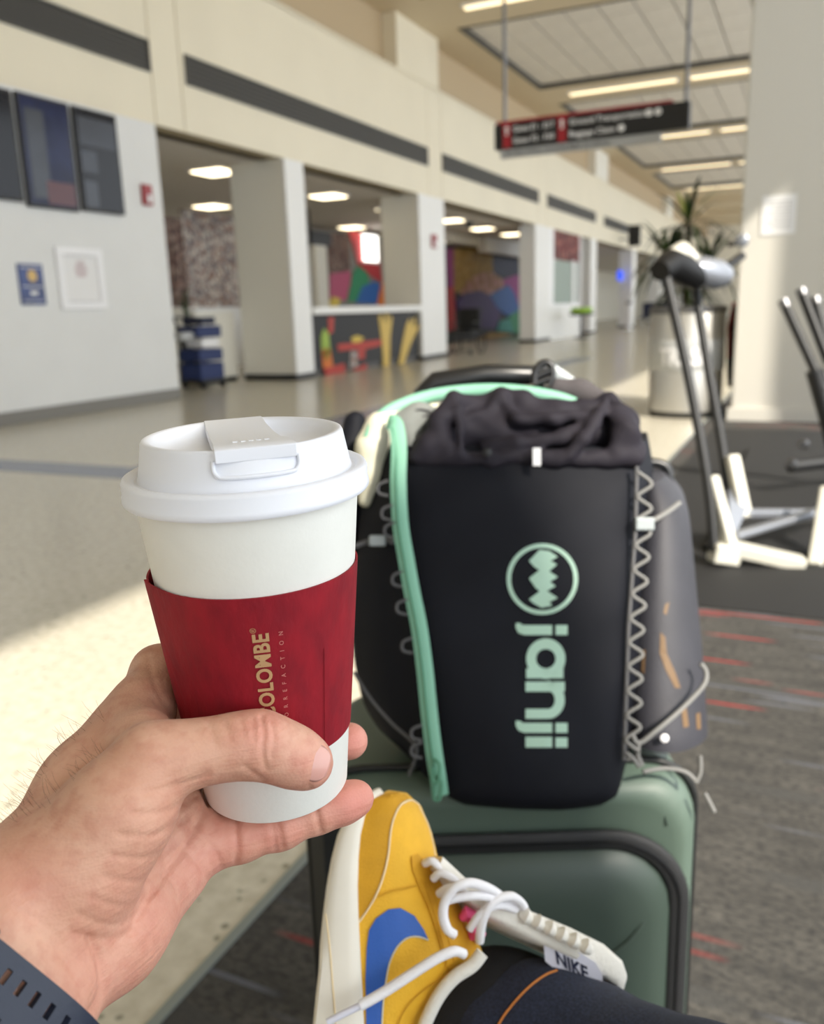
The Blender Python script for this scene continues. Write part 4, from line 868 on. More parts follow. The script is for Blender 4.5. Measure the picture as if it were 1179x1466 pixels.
for pts, w_, d_ in (
    ([(296, 1130), (290, 1160), (268, 1205), (235, 1255), (205, 1300), (190, 1335)], 6, .0014),      # thenar fold
    ([(205, 1135), (240, 1128), (275, 1118), (298, 1108)], 4.5, 0.00078), ([(190, 1165), (235, 1162), (280, 1140)], 4.5, 0.00072), ([(170, 1195), (225, 1195), (270, 1168)], 4.5, 0.00066), ([(160, 1225), (215, 1228), (262, 1200)], 4.5, 0.00060),
    ([(148, 1255), (200, 1262), (245, 1235)], 4.5, 0.00060), ([(130, 1285), (180, 1298), (222, 1275)], 4.5, 0.00054), ([(112, 1310), (160, 1325), (200, 1310)], 4.5, 0.00054),
    ([(375, 1026), (378, 1050), (376, 1075), (380, 1100)], 3.5, .0011), ([(388, 1030), (392, 1056), (388, 1084)], 3, .0008), ([(362, 1030), (364, 1060)], 3, .0006),
    ([(322, 1036), (330, 1060)], 3, .0005), ([(300, 1036), (308, 1066)], 3, .0005), ([(345, 1032), (350, 1052)], 3, .0005), ([(350, 1098), (378, 1118)], 3, .0008),
    ([(338.0, 1164.4), (338, 1192), (340, 1215), (338, 1238), (338.0, 1256.4)], 4.5, .0014), ([(391.2, 1149.2), (396, 1172), (400, 1190), (404, 1210), (407.2, 1225.2)], 4.5, .0014), ([(383.8, 1153.2), (388, 1176), (392, 1194), (395, 1214), (397.8, 1229.2)], 4.5, .0014), ([(443.6, 1129.6), (449, 1150), (453, 1164), (458, 1184), (461.6, 1197.6)], 4.5, .0014),
    ([(282, 1180), (292, 1200), (310, 1222), (318, 1250)], 4.5, 0.00078), ([(265, 1215), (290, 1245), (304, 1272)], 4.5, 0.00072), ([(240, 1250), (262, 1300), (255, 1350)], 4.5, 0.00048), ([(205, 1330), (225, 1360), (222, 1390)], 4.5, 0.00042),
    ([(130, 1345), (145, 1380), (146, 1420), (130, 1450)], 6, .0018), ([(100, 1335), (150, 1345), (195, 1335)], 4.5, 0.00072), ([(60, 1340), (90, 1370), (120, 1420)], 4.5, 0.00048), ([(20, 1300), (70, 1330), (110, 1385)], 4.5, 0.00042),
    ([(212, 940), (224, 985), (243, 1015)], 4.5, 0.00072), ([(222, 1004), (236, 1020), (250, 1028)], 4.5, 0.00072)): dsp += crease(pts, w_, d_)
# nail bed on the thumb
dsp += crease([(452, 1080), (456, 1100)], 13, .0006)
V = V - Nn*(dsp*.9)[:, None]; V = relax(V, Fc, 1, .25)
arm = raw_obj('hand_and_forearm', V, Fc, 'skin', person)
bl = np.zeros(len(V))
for (x, y, r_, a) in ((440, 1092, 45, .45), (505, 1143, 60, 1.0), (505, 1060, 40, 1.0), (400, 1185, 70, .6), (300, 1250, 90, .55), (250, 1330, 110, .45), (375, 1045, 40, .6), (160, 1400, 80, .4), (330, 1190, 60, .6), (40, 1260, 70, .25)):
    bl = np.maximum(bl, a*np.exp(-((PX-x)**2 + (PY-y)**2)/(r_*r_)))
me = arm.data
if len(me.vertices) == len(V):
    at2 = me.attributes.new('blush', 'FLOAT', 'POINT'); at2.data.foreach_set('value', bl.astype(np.float32))
# thumb nail
na, nb = at(413, 1081, .3130), at(440, 1092, .3157); axn = nb-na; axn /= np.linalg.norm(axn); nf = C0-na; nf -= axn*(nf @ axn); nf /= np.linalg.norm(nf); ns = np.cross(axn, nf)
nf2 = nf*math.cos(.12) + ns*math.sin(.12)*(1 if ns @ up > 0 else -1); ns2 = np.cross(axn, nf2)
hand_bvh = BVHTree.FromPolygons([Vector(v) for v in V], [tuple(map(int, f)) for f in Fc])
def nailpt(u, a):     # u along the thumb (m), a angle
    half = .70*math.sqrt(max(0, 1-max(0, (u-.0078)/.0054)**2.6)) if u > .0078 else .70*(1-.45*max(0, (.0012-u)/.0032)**2)
    ang = a*half; r_ = .0100 - .0014*max(0, (u-.006)/.008)**2
    return na + axn*u + r_*(nf2*math.cos(ang) + ns2*math.sin(ang)) + nf2*.0004
m_ = MB(); rings = []
us = np.linspace(-.0018, .0128, 18); aa = np.linspace(-1, 1, 15)
m_.loft([[nailpt(u, a) for a in aa] for u in us], False, False); m_.build('thumb_nail', 'nail', person, smooth=180, solid=.0007)
# fine arm hair standing off the outline
hr = MB(); rg = random.Random(5); hn = 0; tries = 0
idx = np.where((PX > -60) & (PX < 150) & (PY < 1330) & (face < .45) & (face > -.25) & (PY > 1020) & (dep < .335))[0]
while hn < 110 and len(idx):
    i = int(rg.choice(list(idx))) if False else int(idx[rg.randrange(len(idx))]); p0 = V[i]; nn = Nn[i]; tn = -rt*rg.uniform(-.2, .9) + up*rg.uniform(.0, .8) + fw*rg.uniform(-.4, .4); L = rg.uniform(.004, .008)
    p1 = p0 + nn*L*.35 + tn*L*.35; p2 = p1 + nn*L*.1 + tn*L*.5; hr.tube([p0, p1, p2], [.00005, .00004, .00002], 3); hn += 1
o = hr.build('arm_hair', 'hair_brown', person); o['kind'] = 'stuff'

# ------------------------------------------------------------------ watch band round the wrist
wc = at(-34, 1436, .258); wax = at(78, 1300, .285) - at(-120, 1560, .245); wax /= np.linalg.norm(wax)
watch = thing('wrist_watch', 'dark navy rubber watch band with slots around the wrist', 'watch', wc)
wa = rt*.72 + up*.70; wa -= wax*(wa @ wax); wa /= np.linalg.norm(wa); wa = at(40, 1450, .262) - at(-60, 1370, .262); wa -= wax*(wa @ wax); wa /= np.linalg.norm(wa); wb = np.cross(wax, wa)
if wb @ fw > 0: wb = -wb       # wb faces the viewer
arm_bvh = hand_bvh
def band_pt(q, u, off):
    d = wa*math.cos(q) + wb*math.sin(q); o_ = wc + wax*u; h = arm_bvh.ray_cast(Vector(o_ + d*.12), Vector(-d)); r_ = .03
    if h[0] is not None: r_ = .12 - h[3]
    return o_ + d*(min(r_, .05) + off)
qs = np.linspace(0, 2*math.pi, 96, endpoint=False); us = np.linspace(-.0115, .0115, 12)
RAD = np.array([[np.linalg.norm(band_pt(q, u, 0) - (wc + wax*u)) for u in us] for q in qs]); RAD = np.maximum(RAD, np.roll(RAD, 1, 0)*.5 + np.roll(RAD, -1, 0)*.5); RAD[:] = RAD.max(1)[:, None]*.7 + RAD*.3
for _ in range(3): RAD = (RAD + np.roll(RAD, 1, 0) + np.roll(RAD, -1, 0))/3
m_ = MB(); nq, nu = len(qs), len(us)
for L, off in ((0, .0006), (1, .0030)):
    m_.v += [tuple(wc + wax*u + (wa*math.cos(q) + wb*math.sin(q))*(RAD[i, j] + off)) for i, q in enumerate(qs) for j, u in enumerate(us)]
hole = lambda i, j: (j in (2, 3, 7, 8)) and (i % 3 == 1)
def vi(L, i, j): return L*nq*nu + (i % nq)*nu + j
for i in range(nq):
    for j in range(nu-1):
        if not hole(i, j):
            m_.f.append((vi(1,i,j), vi(1,i+1,j), vi(1,i+1,j+1), vi(1,i,j+1))); m_.f.append((vi(0,i,j), vi(0,i,j+1), vi(0,i+1,j+1), vi(0,i+1,j)))
            for (di, dj, a, b_) in ((-1, 0, (i, j), (i, j+1)), (1, 0, (i+1, j+1), (i+1, j)), (0, -1, (i+1, j), (i, j)), (0, 1, (i, j+1), (i+1, j+1))):
                jj = j+dj
                if jj < 0 or jj >= nu-1 or hole((i+di) % nq, jj): m_.f.append((vi(0, *a), vi(1, *a), vi(1, *b_), vi(0, *b_)))
m_.build('band', 'watch_navy', watch, smooth=40)
m_ = MB(); rings = []
for i in range(0, 97, 2):
    if 18 <= i <= 40:
        q = qs[i % nq]; d = wa*math.cos(q) + wb*math.sin(q); r_ = RAD[i % nq].max()
        rings.append([wc + wax*.0045 + d*(r_+.0032), wc + wax*.0128 + d*(r_+.0032), wc + wax*.0128 + d*(r_+.0052), wc + wax*.0045 + d*(r_+.0052)])
m_ = MB(); rings = []
for q in np.linspace(1.75, 2.65, 12):
    d = wa*math.cos(q) + wb*math.sin(q); r_ = RAD[int(q/(2*math.pi)*nq) % nq].max()
    rings.append([wc + wax*-.0128 + d*(r_+.0030), wc + wax*.0128 + d*(r_+.0030), wc + wax*.0128 + d*(r_+.0058), wc + wax*-.0128 + d*(r_+.0058)])
m_.loft(rings); m_.build('keeper_loop', 'watch_dark', watch, smooth=30, bevel=.0008)

# ------------------------------------------------------------------ sneaker (toe pointing away, side turned to the viewer)
ST = [  # joint of sole and upper (x, y), ridge (x, y), depth of the near side, width of the shoe
    ((546, 1136), (556, 1131), .565, .030), ((530, 1144), (582, 1135), .555, .062), ((519, 1165), (603, 1155), .547, .082), ((512, 1195), (618, 1192), .540, .092),
    ((509, 1230), (627, 1230), .534, .096), ((508, 1270), (641, 1268), .528, .096), ((509, 1310), (661, 1301), .523, .094), ((511, 1350), (681, 1336), .518, .090), ((513, 1390), (692, 1368), .513, .088),
    ((515, 1425), (650, 1405), .509, .084), ((517, 1466), (608, 1460), .504, .080), ((519, 1520), (596, 1520), .498, .078), ((520, 1580), (590, 1585), .492, .072), ((524, 1630), (585, 1640), .488, .055), ((535, 1655), (570, 1660), .488, .02)]
shoe = thing('sneaker', 'yellow canvas sneaker with blue side stripe and white laces', 'shoe', at(520, 1500, .53))
def sec(i, fr):
    (ax, ay), (rx, ry), d, w_ = ST[i]; return fr
def shoe_pt(tt, phi, off=0.):
    i = min(int(tt), len(ST)-2); f = tt-i; L = lambda a, b_: a + (b_-a)*f
    A0, R0_, d0, w0 = ST[i]; A1, R1_, d1, w1 = ST[i+1]
    ax, ay, rx, ry, d, w_ = L(A0[0], A1[0]), L(A0[1], A1[1]), L(R0_[0], R1_[0]), L(R0_[1], R1_[1]), L(d0, d1), L(w0, w1)
    e = math.sin(phi)**.72 if 0 < phi < math.pi else 0.
    return at(ax + (rx-ax)*e, ay + (ry-ay)*e, d + w_*(1-math.cos(phi))/2)
up_mb = MB(); tts = np.linspace(0, len(ST)-1, 57); phs = np.linspace(0, math.pi, 25)
up_mb.loft([[shoe_pt(t_, p_) for p_ in phs] for t_ in tts], True, True); upper = up_mb.build('upper', 'canvas_yellow', shoe, smooth=60)
sb = bvh_of(up_mb)
SL = [(541, 1128), (520, 1138), (498, 1166), (484, 1195), (475, 1230), (468, 1270), (463, 1310), (459, 1350), (457, 1390), (453, 1425), (449, 1466), (446, 1520), (446, 1580), (452, 1640), (470, 1680)]
m_ = MB(); rings = []
for (A, R_, d, w_), L in zip(ST, SL):
    ax, ay = A; ax += 4; lx, ly = L; e_ = .004; D1, D2 = d-e_, d+w_+e_
    rings.append([at(ax, ay, D1+.002), at(ax-3, ay, D1), at((ax*2+lx)/3, (ay*2+ly)/3, D1-.001), at((ax+2*lx)/3, (ay+2*ly)/3, D1-.001), at(lx+3, ly, D1), at(lx, ly, D1+.004), at(lx-1, ly, (D1+D2)/2), at(lx, ly, D2-.004), at(lx+3, ly, D2), at(ax, ay, D2)])
m_.loft(rings); sole_mb = m_; sole = m_.build('sole', 'sole_cream', shoe, smooth=60)
sob = bvh_of(sole_mb)
m_ = MB(); m_.tube(drape_path(sob, [(466, 1308), (470, 1340), (473, 1370), (476, 1410), (480, 1460), (482, 1520)], .0002, .51), .0005, 5); m_.build('foxing_line', 'piping_cream', sole)
toe = [(548, 1137), (560, 1134), (574, 1134), (590, 1143), (583, 1147), (570, 1157), (560, 1184), (555, 1227), (545, 1265), (532, 1293), (513, 1321), (509, 1290), (510, 1230), (514, 1195), (521, 1167), (532, 1147)]
drape(sb, toe, .0012, 9, .55, .002).build('toe_guard', 'canvas_gold', shoe, smooth=60)
m_ = MB(); m_.tube(drape_path(sb, [tuple(p) for p in smooth_path([np.array(p, float) for p in [(600, 1153), (590, 1146), (580, 1148), (570, 1157), (560, 1184), (555, 1227), (545, 1265), (532, 1293), (513, 1321)]], 5)], .0016, .54), .0008, 6); m_.build('piping', 'piping_cream', shoe, smooth=60)
m_ = MB(); m_.tube(drape_path(sb, [tuple(p) for p in smooth_path([np.array(p, float) for p in [(600, 1155), (612, 1180), (619, 1205), (623, 1228)]], 5)], .001, .56), .0008, 6); m_.build('piping', 'piping_cream', shoe, smooth=60)
eye = [(589, 1226), (598, 1222), (612, 1238), (630, 1258), (646, 1282), (660, 1302), (674, 1330), (684, 1362), (664, 1378), (641, 1393), (632, 1360), (624, 1329), (612, 1296), (598, 1266), (590, 1243)]
drape(sb, eye, .0016, 9, .54, .002).build('eyestay', 'canvas_gold', shoe, smooth=60)
sw = [(525, 1356), (528, 1332), (538, 1315), (556, 1302), (573, 1300), (593, 1311), (606, 1330), (613, 1345), (598, 1340), (583, 1342), (568, 1354), (557, 1376), (551, 1405), (547, 1440), (545, 1480), (543, 1520), (523, 1520), (524, 1460), (523, 1400)]
drape(sb, sw, .0012, 9, .51, .0018).build('side_stripe', 'swoosh_blue', shoe, smooth=60)
m_ = MB(); m_.tube(drape_path(sb, [tuple(p) for p in smooth_path([np.array(p, float) for p in [(613, 1346), (598, 1341), (583, 1343), (569, 1355), (558, 1377), (552, 1406), (548, 1440), (546, 1480)]], 5)], .0014, .51), .0005, 6); m_.build('stripe_edge', 'pack_cream', shoe, smooth=60)
for pts in ([(541, 1284), (560, 1276), (580, 1272), (596, 1268)], [(650, 1392), (610, 1415), (580, 1445), (565, 1480)], [(606, 1262), (616, 1290), (628, 1330), (640, 1380)], [(614, 1262), (624, 1290), (637, 1330), (650, 1376)]):
    m_ = MB(); m_.tube(drape_path(sb, [tuple(p) for p in smooth_path([np.array(p, float) for p in pts], 5)], .0018, .51), .0004, 5); m_.build('seam', 'canvas_gold', shoe, smooth=60)
col = [tuple(p) for p in smooth_path([np.array(p, float) for p in [(690, 1364), (676, 1382), (652, 1398), (632, 1420), (616, 1448), (604, 1480), (596, 1530)]], 5)]
m_ = MB(); m_.tube([at(x, y, .521-.0003*i) for i, (x, y) in enumerate(col)], .0042, 10); m_.build('collar_edge', 'foam_white', shoe, smooth=60)
for x, y in ((668, 1309), (679, 1336)):
    m_ = MB(); m_.tube([at(x-6, y+5, .545), at(x, y-3, .543), at(x+8, y+2, .545), at(x+4, y+10, .546)], [.003, .0045, .004, .003], 8); m_.build('pink_eyelet_backing', 'eyelet_pink', shoe, smooth=60)
# tongue: thick padded slab folded outwards
rings = []
for (x, y, d, nx, ny, th, w_) in ((612, 1235, .565, .7, .7, .004, .03), (640, 1265, .57, .7, .7, .005, .032), (680, 1295, .575, .6, .8, .006, .034), (730, 1318, .580, .5, .86, .0075, .036), (780, 1340, .585, .5, .86, .008, .037), (825, 1362, .59, .55, .83, .008, .037), (852, 1384, .592, .75, .65, .0075, .036), (862, 1400, .593, .9, .4, .006, .033)):
    c = at(x, y, d); a = (rt*nx*.0 + rt*(.35) - up*ny*.6 + fw*.9); a = fw*.86 - up*.35 - rt*.25; a /= np.linalg.norm(a); b_ = rt*(-.45) + up*(-.85) - fw*.15; b_ -= a*(a @ b_); b_ /= np.linalg.norm(b_)
    rings.append([c + a*w_*sx_*(1 if True else 0) + b_*th*sy_ for sx_, sy_ in ((-1, -.6), (-.95, -1), (0, -1.1), (.95, -1), (1, -.6), (1, .6), (.95, 1), (0, 1.1), (-.95, 1), (-1, .6))])
m_ = MB(); m_.loft(rings); tg_mb = m_; tongue = m_.build('tongue', 'foam_white', shoe, smooth=60)
for i in range(6):
    x = 752 + 17*i; y = 1312 + 8.6*i; m_ = MB(); m_.tube([at(x-7, y-2, .548), at(x, y-1, .546), at(x+7, y+6, .548)], [.003, .0052, .003], 8); m_.build('padding_rib', 'foam_white', tongue, smooth=60)
m_ = MB(); tgp = [(778, 1352), (800, 1356), (830, 1364), (852, 1378), (862, 1396), (864, 1424), (848, 1416), (820, 1398), (792, 1386), (780, 1376)]
m_.add([at(x, y, .552) for x, y in tgp] + [at(x, y, .556) for x, y in tgp], [tuple(range(10)), tuple(range(10, 20))[::-1]] + [(i, (i+1) % 10, 10+(i+1) % 10, 10+i) for i in range(10)]); tagp = m_.build('tag', 'tag_white', tongue)
V_, Fc_ = text_verts('NIKE', .035); Wt = V_[:, 0].max()
m_ = MB(); m_.add([at(797 + 46*(v[0]/Wt) - 4*v[1], 1379 + 24*(v[0]/Wt) - 26*v[1], .5515) for v in V_], Fc_); m_.build('tag_lettering', 'mural_navy', tagp)
# laces
def lace(pts, r_=.0026, seg=8, off=.003, D=None):
    q = []
    for p in smooth_path([np.array(p, float) for p in pts], 6):
        if len(p) == 3: q.append(at(*p))
        else:
            P, d = hit(sb, p[0], p[1]); q.append(at(p[0], p[1], .535) if P is None else P - np.array(d)*off)
    m_ = MB(); m_.tube(q, r_, seg); return m_.build('lace', 'lace_white', shoe, smooth=60)
lace([(608, 1236, .545), (618, 1233, .540), (630, 1243, .540), (640, 1256, .55)])
lace([(620, 1258, .538), (630, 1250, .535), (645, 1256, .535), (660, 1268, .548)])
lace([(628, 1280, .534), (640, 1272, .530), (655, 1272, .530), (672, 1284, .548)])
lace([(650, 1338, .522), (640, 1330, .520), (634, 1310, .519), (638, 1288, .520), (652, 1270, .520), (672, 1264, .523), (695, 1270, .53), (715, 1282, .54), (726, 1296, .55)], .0030)
lace([(636, 1290, .526), (655, 1285, .524), (680, 1282, .526), (705, 1285, .535), (730, 1290, .545), (748, 1304, .553)], .0028)
lace([(686, 1348, .535), (690, 1320, .532), (700, 1298, .532), (716, 1286, .535), (734, 1284, .54), (748, 1296, .548), (752, 1310, .556)], .0030)
lace([(672, 1330, .535), (688, 1308, .532), (712, 1296, .536), (738, 1302, .548)], .0026)
lace([(664, 1366, .512), (650, 1362, .508), (625, 1372, .504), (590, 1394, .500), (550, 1420, .496), (515, 1440, .492)], .0030)
m_ = MB(); m_.tube([at(515, 1440, .492), at(490, 1452, .490), at(468, 1464, .488)], .0020, 8); m_.build('lace_tip', 'tag_white', shoe, smooth=60)

# sock and trouser leg belong to the person
def leg_tube(st, seg=40, wr=0., seed=0, flat=1.):
    rg = np.random.RandomState(seed); C_ = [at(*s[:3]) for s in st]; rings = []; pth = smooth_path([np.append(c, s[3]) for c, s in zip(C_, st)], 8); prev = None
    ph1, ph2 = rg.rand(2)*6
    for i, q in enumerate(pth):
        p_ = q[:3]; t_ = pth[min(i+1, len(pth)-1)][:3] - pth[max(i-1, 0)][:3]; t_ /= np.linalg.norm(t_); a = up - t_*(up @ t_); a /= np.linalg.norm(a); b_ = np.cross(t_, a)
        rings.append([p_ + (q[3]*(1 + wr*(math.sin(3*an + ph1 + i*.35) * .5 + math.sin(5*an - i*.22 + ph2)*.3 + math.sin(i*.9 + 2*an)*.35)))*(math.cos(an)*a + math.sin(an)*b_) for an in np.linspace(0, 2*math.pi, seg, endpoint=False)])
    m_ = MB(); m_.loft(rings); return m_
leg_tube([(590, 1540, .545, .030), (650, 1475, .558, .034), (710, 1440, .568, .036), (790, 1470, .57, .036), (860, 1530, .56, .036)], 28, .01, 2).build('sock', 'sock_black', person, smooth=60)
jm = leg_tube([(672, 1500, .560, .043), (700, 1492, .559, .046), (770, 1492, .553, .049), (840, 1532, .535, .051), (930, 1584, .505, .053), (1040, 1640, .470, .058), (1180, 1730, .42, .066), (1330, 1830, .37, .074)], 48, .022, 1); jm.build('trouser_leg', 'denim', person, smooth=60)
jb = bvh_of(jm)
m_ = MB(); m_.tube(drape_path(jb, [tuple(p) for p in smooth_path([np.array(p, float) for p in [(797, 1389), (780, 1396), (758, 1412), (735, 1436), (716, 1462), (704, 1490)]], 6)], .0006, .50), .0008, 5); m_.build('orange_stitching', 'stitch_orange', person, smooth=60)

# ------------------------------------------------------------------ suitcase
X0, X1, Y0, Y1, Z0, Z1 = -.117, .298, .800, 1.055, .055, .615
case = thing('suitcase', 'sage green upright suitcase with black zips under the backpack', 'suitcase', ((X0+X1)/2, (Y0+Y1)/2, 0))
def rrect(x0, x1, z0, z1, r_, n=6):
    o = []
    for cx, cz, a0 in ((x1-r_, z1-r_, 0), (x0+r_, z1-r_, math.pi/2), (x0+r_, z0+r_, math.pi), (x1-r_, z0+r_, 1.5*math.pi)):
        for q in np.linspace(0, math.pi/2, n): o.append((cx + r_*math.cos(a0+q), cz + r_*math.sin(a0+q)))
    return o
m_ = MB(); rings = []
for y, ins, rr in ((Y0+.003, .030, .05), (Y0, .022, .055), (Y0+.006, .010, .055), (Y0+.02, .003, .055), (Y0+.045, 0, .055), (Y1-.04, 0, .055), (Y1-.012, .006, .055), (Y1, .02, .05)):
    rings.append([(x, y, z) for x, z in rrect(X0+ins, X1-ins, Z0+ins, Z1-ins, rr)])
m_.loft(rings); case_mb = m_; body = m_.build('shell', 'case_green', case, smooth=50)
m_ = MB(); rings = []
for y, ins in ((Y0+.002, .0), (Y0-.010, .008), (Y0-.020, .03), (Y0-.024, .07), (Y0-.025, .12)): rings.append([(x, y, z) for x, z in rrect(X0+.045+ins, X1-.030-ins, Z0+.05+ins*.8, Z1-.075-ins*.8, max(.02, .075-ins*.4))])
m_.loft(rings); pk_mb = m_; m_.build('front_pocket', 'case_panel', case, smooth=60)
o_ = rrect(X0+.040, X1-.024, Z0+.04, Z1-.066, .08, 10); zp = [(x, z) for x, z in o_ if z > Z0+.12]
zp = sorted([p for p in zp], key=lambda p: math.atan2(p[1]-(Z0+.2), p[0]-(X0+X1)/2))
zp = [(X1-.024, Z0+.12)] + zp + [(X0+.040, Z0+.12)]
m_ = MB(); m_.tube([(x, Y0-.003, z) for x, z in zp], .012, 10, flat=.42, flat_dir=(0, 1, 0)); zb = m_.build('zip', 'zip_black', case, smooth=60)
m_ = MB(); m_.tube([(x, Y0-.0075, z) for x, z in zp], .0022, 6); m_.build('zip_teeth', 'handle_black', zb, smooth=60)
for pts in ([(Z1-.10, X1-.045, 0), (Z1-.16, X1-.07, -.021), (Z1-.20, X1-.12, -.0255), (Z1-.225, X1-.20, -.0265), (Z1-.235, X0+.15, -.0265)],):
    m_ = MB(); m_.tube(smooth_path([np.array((x, Y0+dy-.0005, z)) for z, x, dy in pts], 6), .0013, 6); m_.build('moulded_ridge', 'case_panel', case, smooth=60)
m_ = MB(); m_.tube(smooth_path([np.array(p) for p in [(X1-.06, Y0+.018, Z1-.006), (X1-.045, Y0+.006, Z1-.03), (X1-.038, Y0+.001, Z1-.055)]], 6), .0012, 6); m_.build('moulded_ridge', 'case_panel', case, smooth=60)
m_ = MB(); m_.tube([(x, Y0+.038, z) for x, z in rrect(X0-.003, X1+.003, Z0-.003, Z1+.003, .057, 8)], .0042, 8, closed=True); m_.build('edge_piping', 'case_dark', case, smooth=60)
m_ = MB(); m_.box(((X0-.006), Y0+.12, .33), np.array([.006, 0, 0]), np.array([0, .09, 0]), np.array([0, 0, .22])); m_.build('side_gusset', 'case_dark', case, bevel=.005)
m_ = MB(); m_.tube(smooth_path([np.array(p) for p in [(.17, Y0-.012, .225), (.185, Y0-.035, .23), (.225, Y0-.040, .23), (.265, Y0-.035, .228), (.275, Y0-.012, .22)]], 6), .012, 10, flat=.6); m_.build('front_grip', 'handle_black', case, smooth=60)
for x in (X0+.03, X1-.03):
    for y in (Y0+.03, Y1-.03):
        m_ = MB(); m_.lathe([(.01, -.012), (.026, -.012), (.028, 0), (.026, .012), (.01, .012)], (x, y, .0285), (1, 0, 0), 20); m_.build('wheel', 'case_dark', case, smooth=50)
        m_ = MB(); m_.tube([(x, y, .03), (x, y, .075)], .014, 10); m_.build('wheel_fork', 'case_dark', case, smooth=50)
m_ = MB(); rings = []
for z in np.linspace(Z0+.03, Z1-.02, 12): rings.append([(X0-.006, Y0+.05, z), (X0-.004, Y0+.012, z), (X0+.012, Y0-.004, z), (X0+.040, Y0-.005, z), (X0+.040, Y0+.004, z), (X0+.01, Y0+.05, z)])
m_.loft(rings); m_.build('edge_shade', 'case_dark', case, smooth=40)  # black strip that paints in the shade along the left front edge
# extended pull handle behind the bag
h0, h1 = at(602, 556, 1.06), at(790, 546, 1.06)
m_ = MB(); hb = (h0+h1)/2; dd = (h1-h0)/2
m_.tube([h0 + np.array([0, 0, -.04]), h0 + np.array([.004, 0, -.008]), h0 + np.array([.018, 0, .006]), hb + np.array([0, 0, .012]), h1 + np.array([-.018, 0, .008]), h1 + np.array([0, 0, -.04])], .014, 12); m_.build('pull_handle', 'handle_black', case, smooth=60)
for P in (h0, h1):
    m_ = MB(); m_.tube([P + np.array([0, 0, -.03]), np.array([P[0], P[1], Z1-.03])], .008, 10); m_.build('handle_tube', 'handle_black', case, smooth=60)
m_ = MB(); m_.tube(smooth_path([np.array(at(x, y, d)) for x, y, d in [(905, 668, 1.03), (930, 662, 1.03), (952, 668, 1.03), (958, 690, 1.03), (960, 730, 1.03), (958, 800, 1.03)]], 5), .0058, 10); m_.build('carry_handle', 'handle_black', case, smooth=60)

# ------------------------------------------------------------------ backpack
pack = thing('backpack', 'dark navy roll-top backpack with mint zip standing on the suitcase', 'backpack', at(760, 1130, .93))
HOR = 446
SEC = [  # y, left back, left front, right front, right back, depth
    (640, 540, 582, 906, 925, .945), (668, 530, 577, 908, 930, .935), (700, 522, 577, 910, 934, .926), (760, 514, 582, 908, 936, .915), (830, 508, 592, 902, 934, .904), (900, 503, 604, 897, 930, .894), (970, 503, 614, 894, 925, .885), (1040, 512, 622, 890, 915, .878), (1090, 535, 628, 887, 905, .874), (1125, 570, 634, 884, 900, .873), (1141, 590, 640, 882, 896, .878), (1149, 610, 652, 872, 890, .892)]
def pk_ring(y, lb, lf, rf, rb, D):
    o = []; Dm = D+.10; bx = lambda d: HOR + (y-HOR)*D/d
    cm = [(lb, D+.115), (lb+4, D+.075), (lb*.55+lf*.45, D+.035), (lf-10, D+.012), (lf, D+.004)]
    for u in np.linspace(.06, .94, 11): cm.append((lf + (rf-lf)*u, D - .014*math.sin(math.pi*u)**.8))
    cm += [(rf, D+.004), (rf+6, D+.02), (rb, D+.06), (rb, D+.115)]
    for x, d in cm: o.append(at(x, bx(d), d))
    return o
pth = smooth_path([np.array(s, float) for s in SEC], 6); rings = []
for i, s in enumerate(pth):
    r_ = pk_ring(*s); y = s[0]
    r2 = []
    for j, p_ in enumerate(r_):
        k_ = math.sin(y*.045 + j*.7)*.0012 + math.sin(y*.021 - j*.5)*.0018 + math.sin(y*.11 + j*1.9)*.0006
        r2.append(p_ + fw*k_)
    rings.append(r2)
m_ = MB(); m_.loft(rings); pk = m_; pbody = m_.build('main_body', 'pack_navy', pack, smooth=50)
pb = bvh_of(pk)
# rolled top
rp = []
def roll(pts, k):
    for a, b_ in zip(pts[:-1], pts[1:]): rp.append(cam_prim(a, b_, k))
roll([(612, 648, .965, 20), (640, 620, .975, 26), (700, 618, .985, 32), (780, 618, .985, 32), (850, 618, .98, 28), (890, 640, .965, 20)], .012)
roll([(612, 650, .94, 14), (630, 610, .948, 15), (650, 574, .962, 11)], .010)
roll([(650, 570, .965, 8), (690, 582, .985, 12), (716, 566, .985, 8), (745, 578, .98, 14), (800, 590, .975, 12), (840, 588, .975, 10), (868, 573, .97, 7)], .012)
roll([(868, 573, .97, 8), (895, 605, .955, 14), (902, 642, .945, 16)], .012)
roll([(868, 572, .950, 6), (852, 600, .932, 7), (834, 630, .922, 7), (815, 652, .920, 6)], .005)
roll([(880, 590, .945, 10), (896, 620, .935, 14), (880, 645, .930, 10)], .010)
roll([(640, 640, .93, 9), (625, 630, .935, 12), (610, 648, .932, 8)], .010)
roll([(650, 566, .955, 5), (655, 590, .935, 5), (659, 620, .924, 5), (661, 650, .922, 5)], .004)
roll([(646, 570, .950, 6), (628, 600, .935, 9), (608, 640, .930, 8)], .008)
roll([(690, 640, .935, 6), (740, 636, .93, 8), (800, 626, .932, 7), (835, 606, .938, 6)], .008)
roll([(715, 566, .972, 7), (700, 590, .962, 6), (668, 600, .955, 5)], .006)
roll([(716, 568, .972, 6), (740, 600, .95, 7), (790, 602, .945, 7), (850, 592, .945, 6)], .008)
roll([(600, 656, .935, 12), (700, 657, .925, 8), (800, 657, .925, 8), (905, 655, .936, 12)], .006)
def wr(X, Y, Z): return .0022*np.sin(X*60 + 2.2*np.sin(Z*45 + X*20)) * np.sin(Z*70 - X*25 + Y*30) + .0007*np.sin(X*190 + 3*np.sin(Z*90) + Y*60)
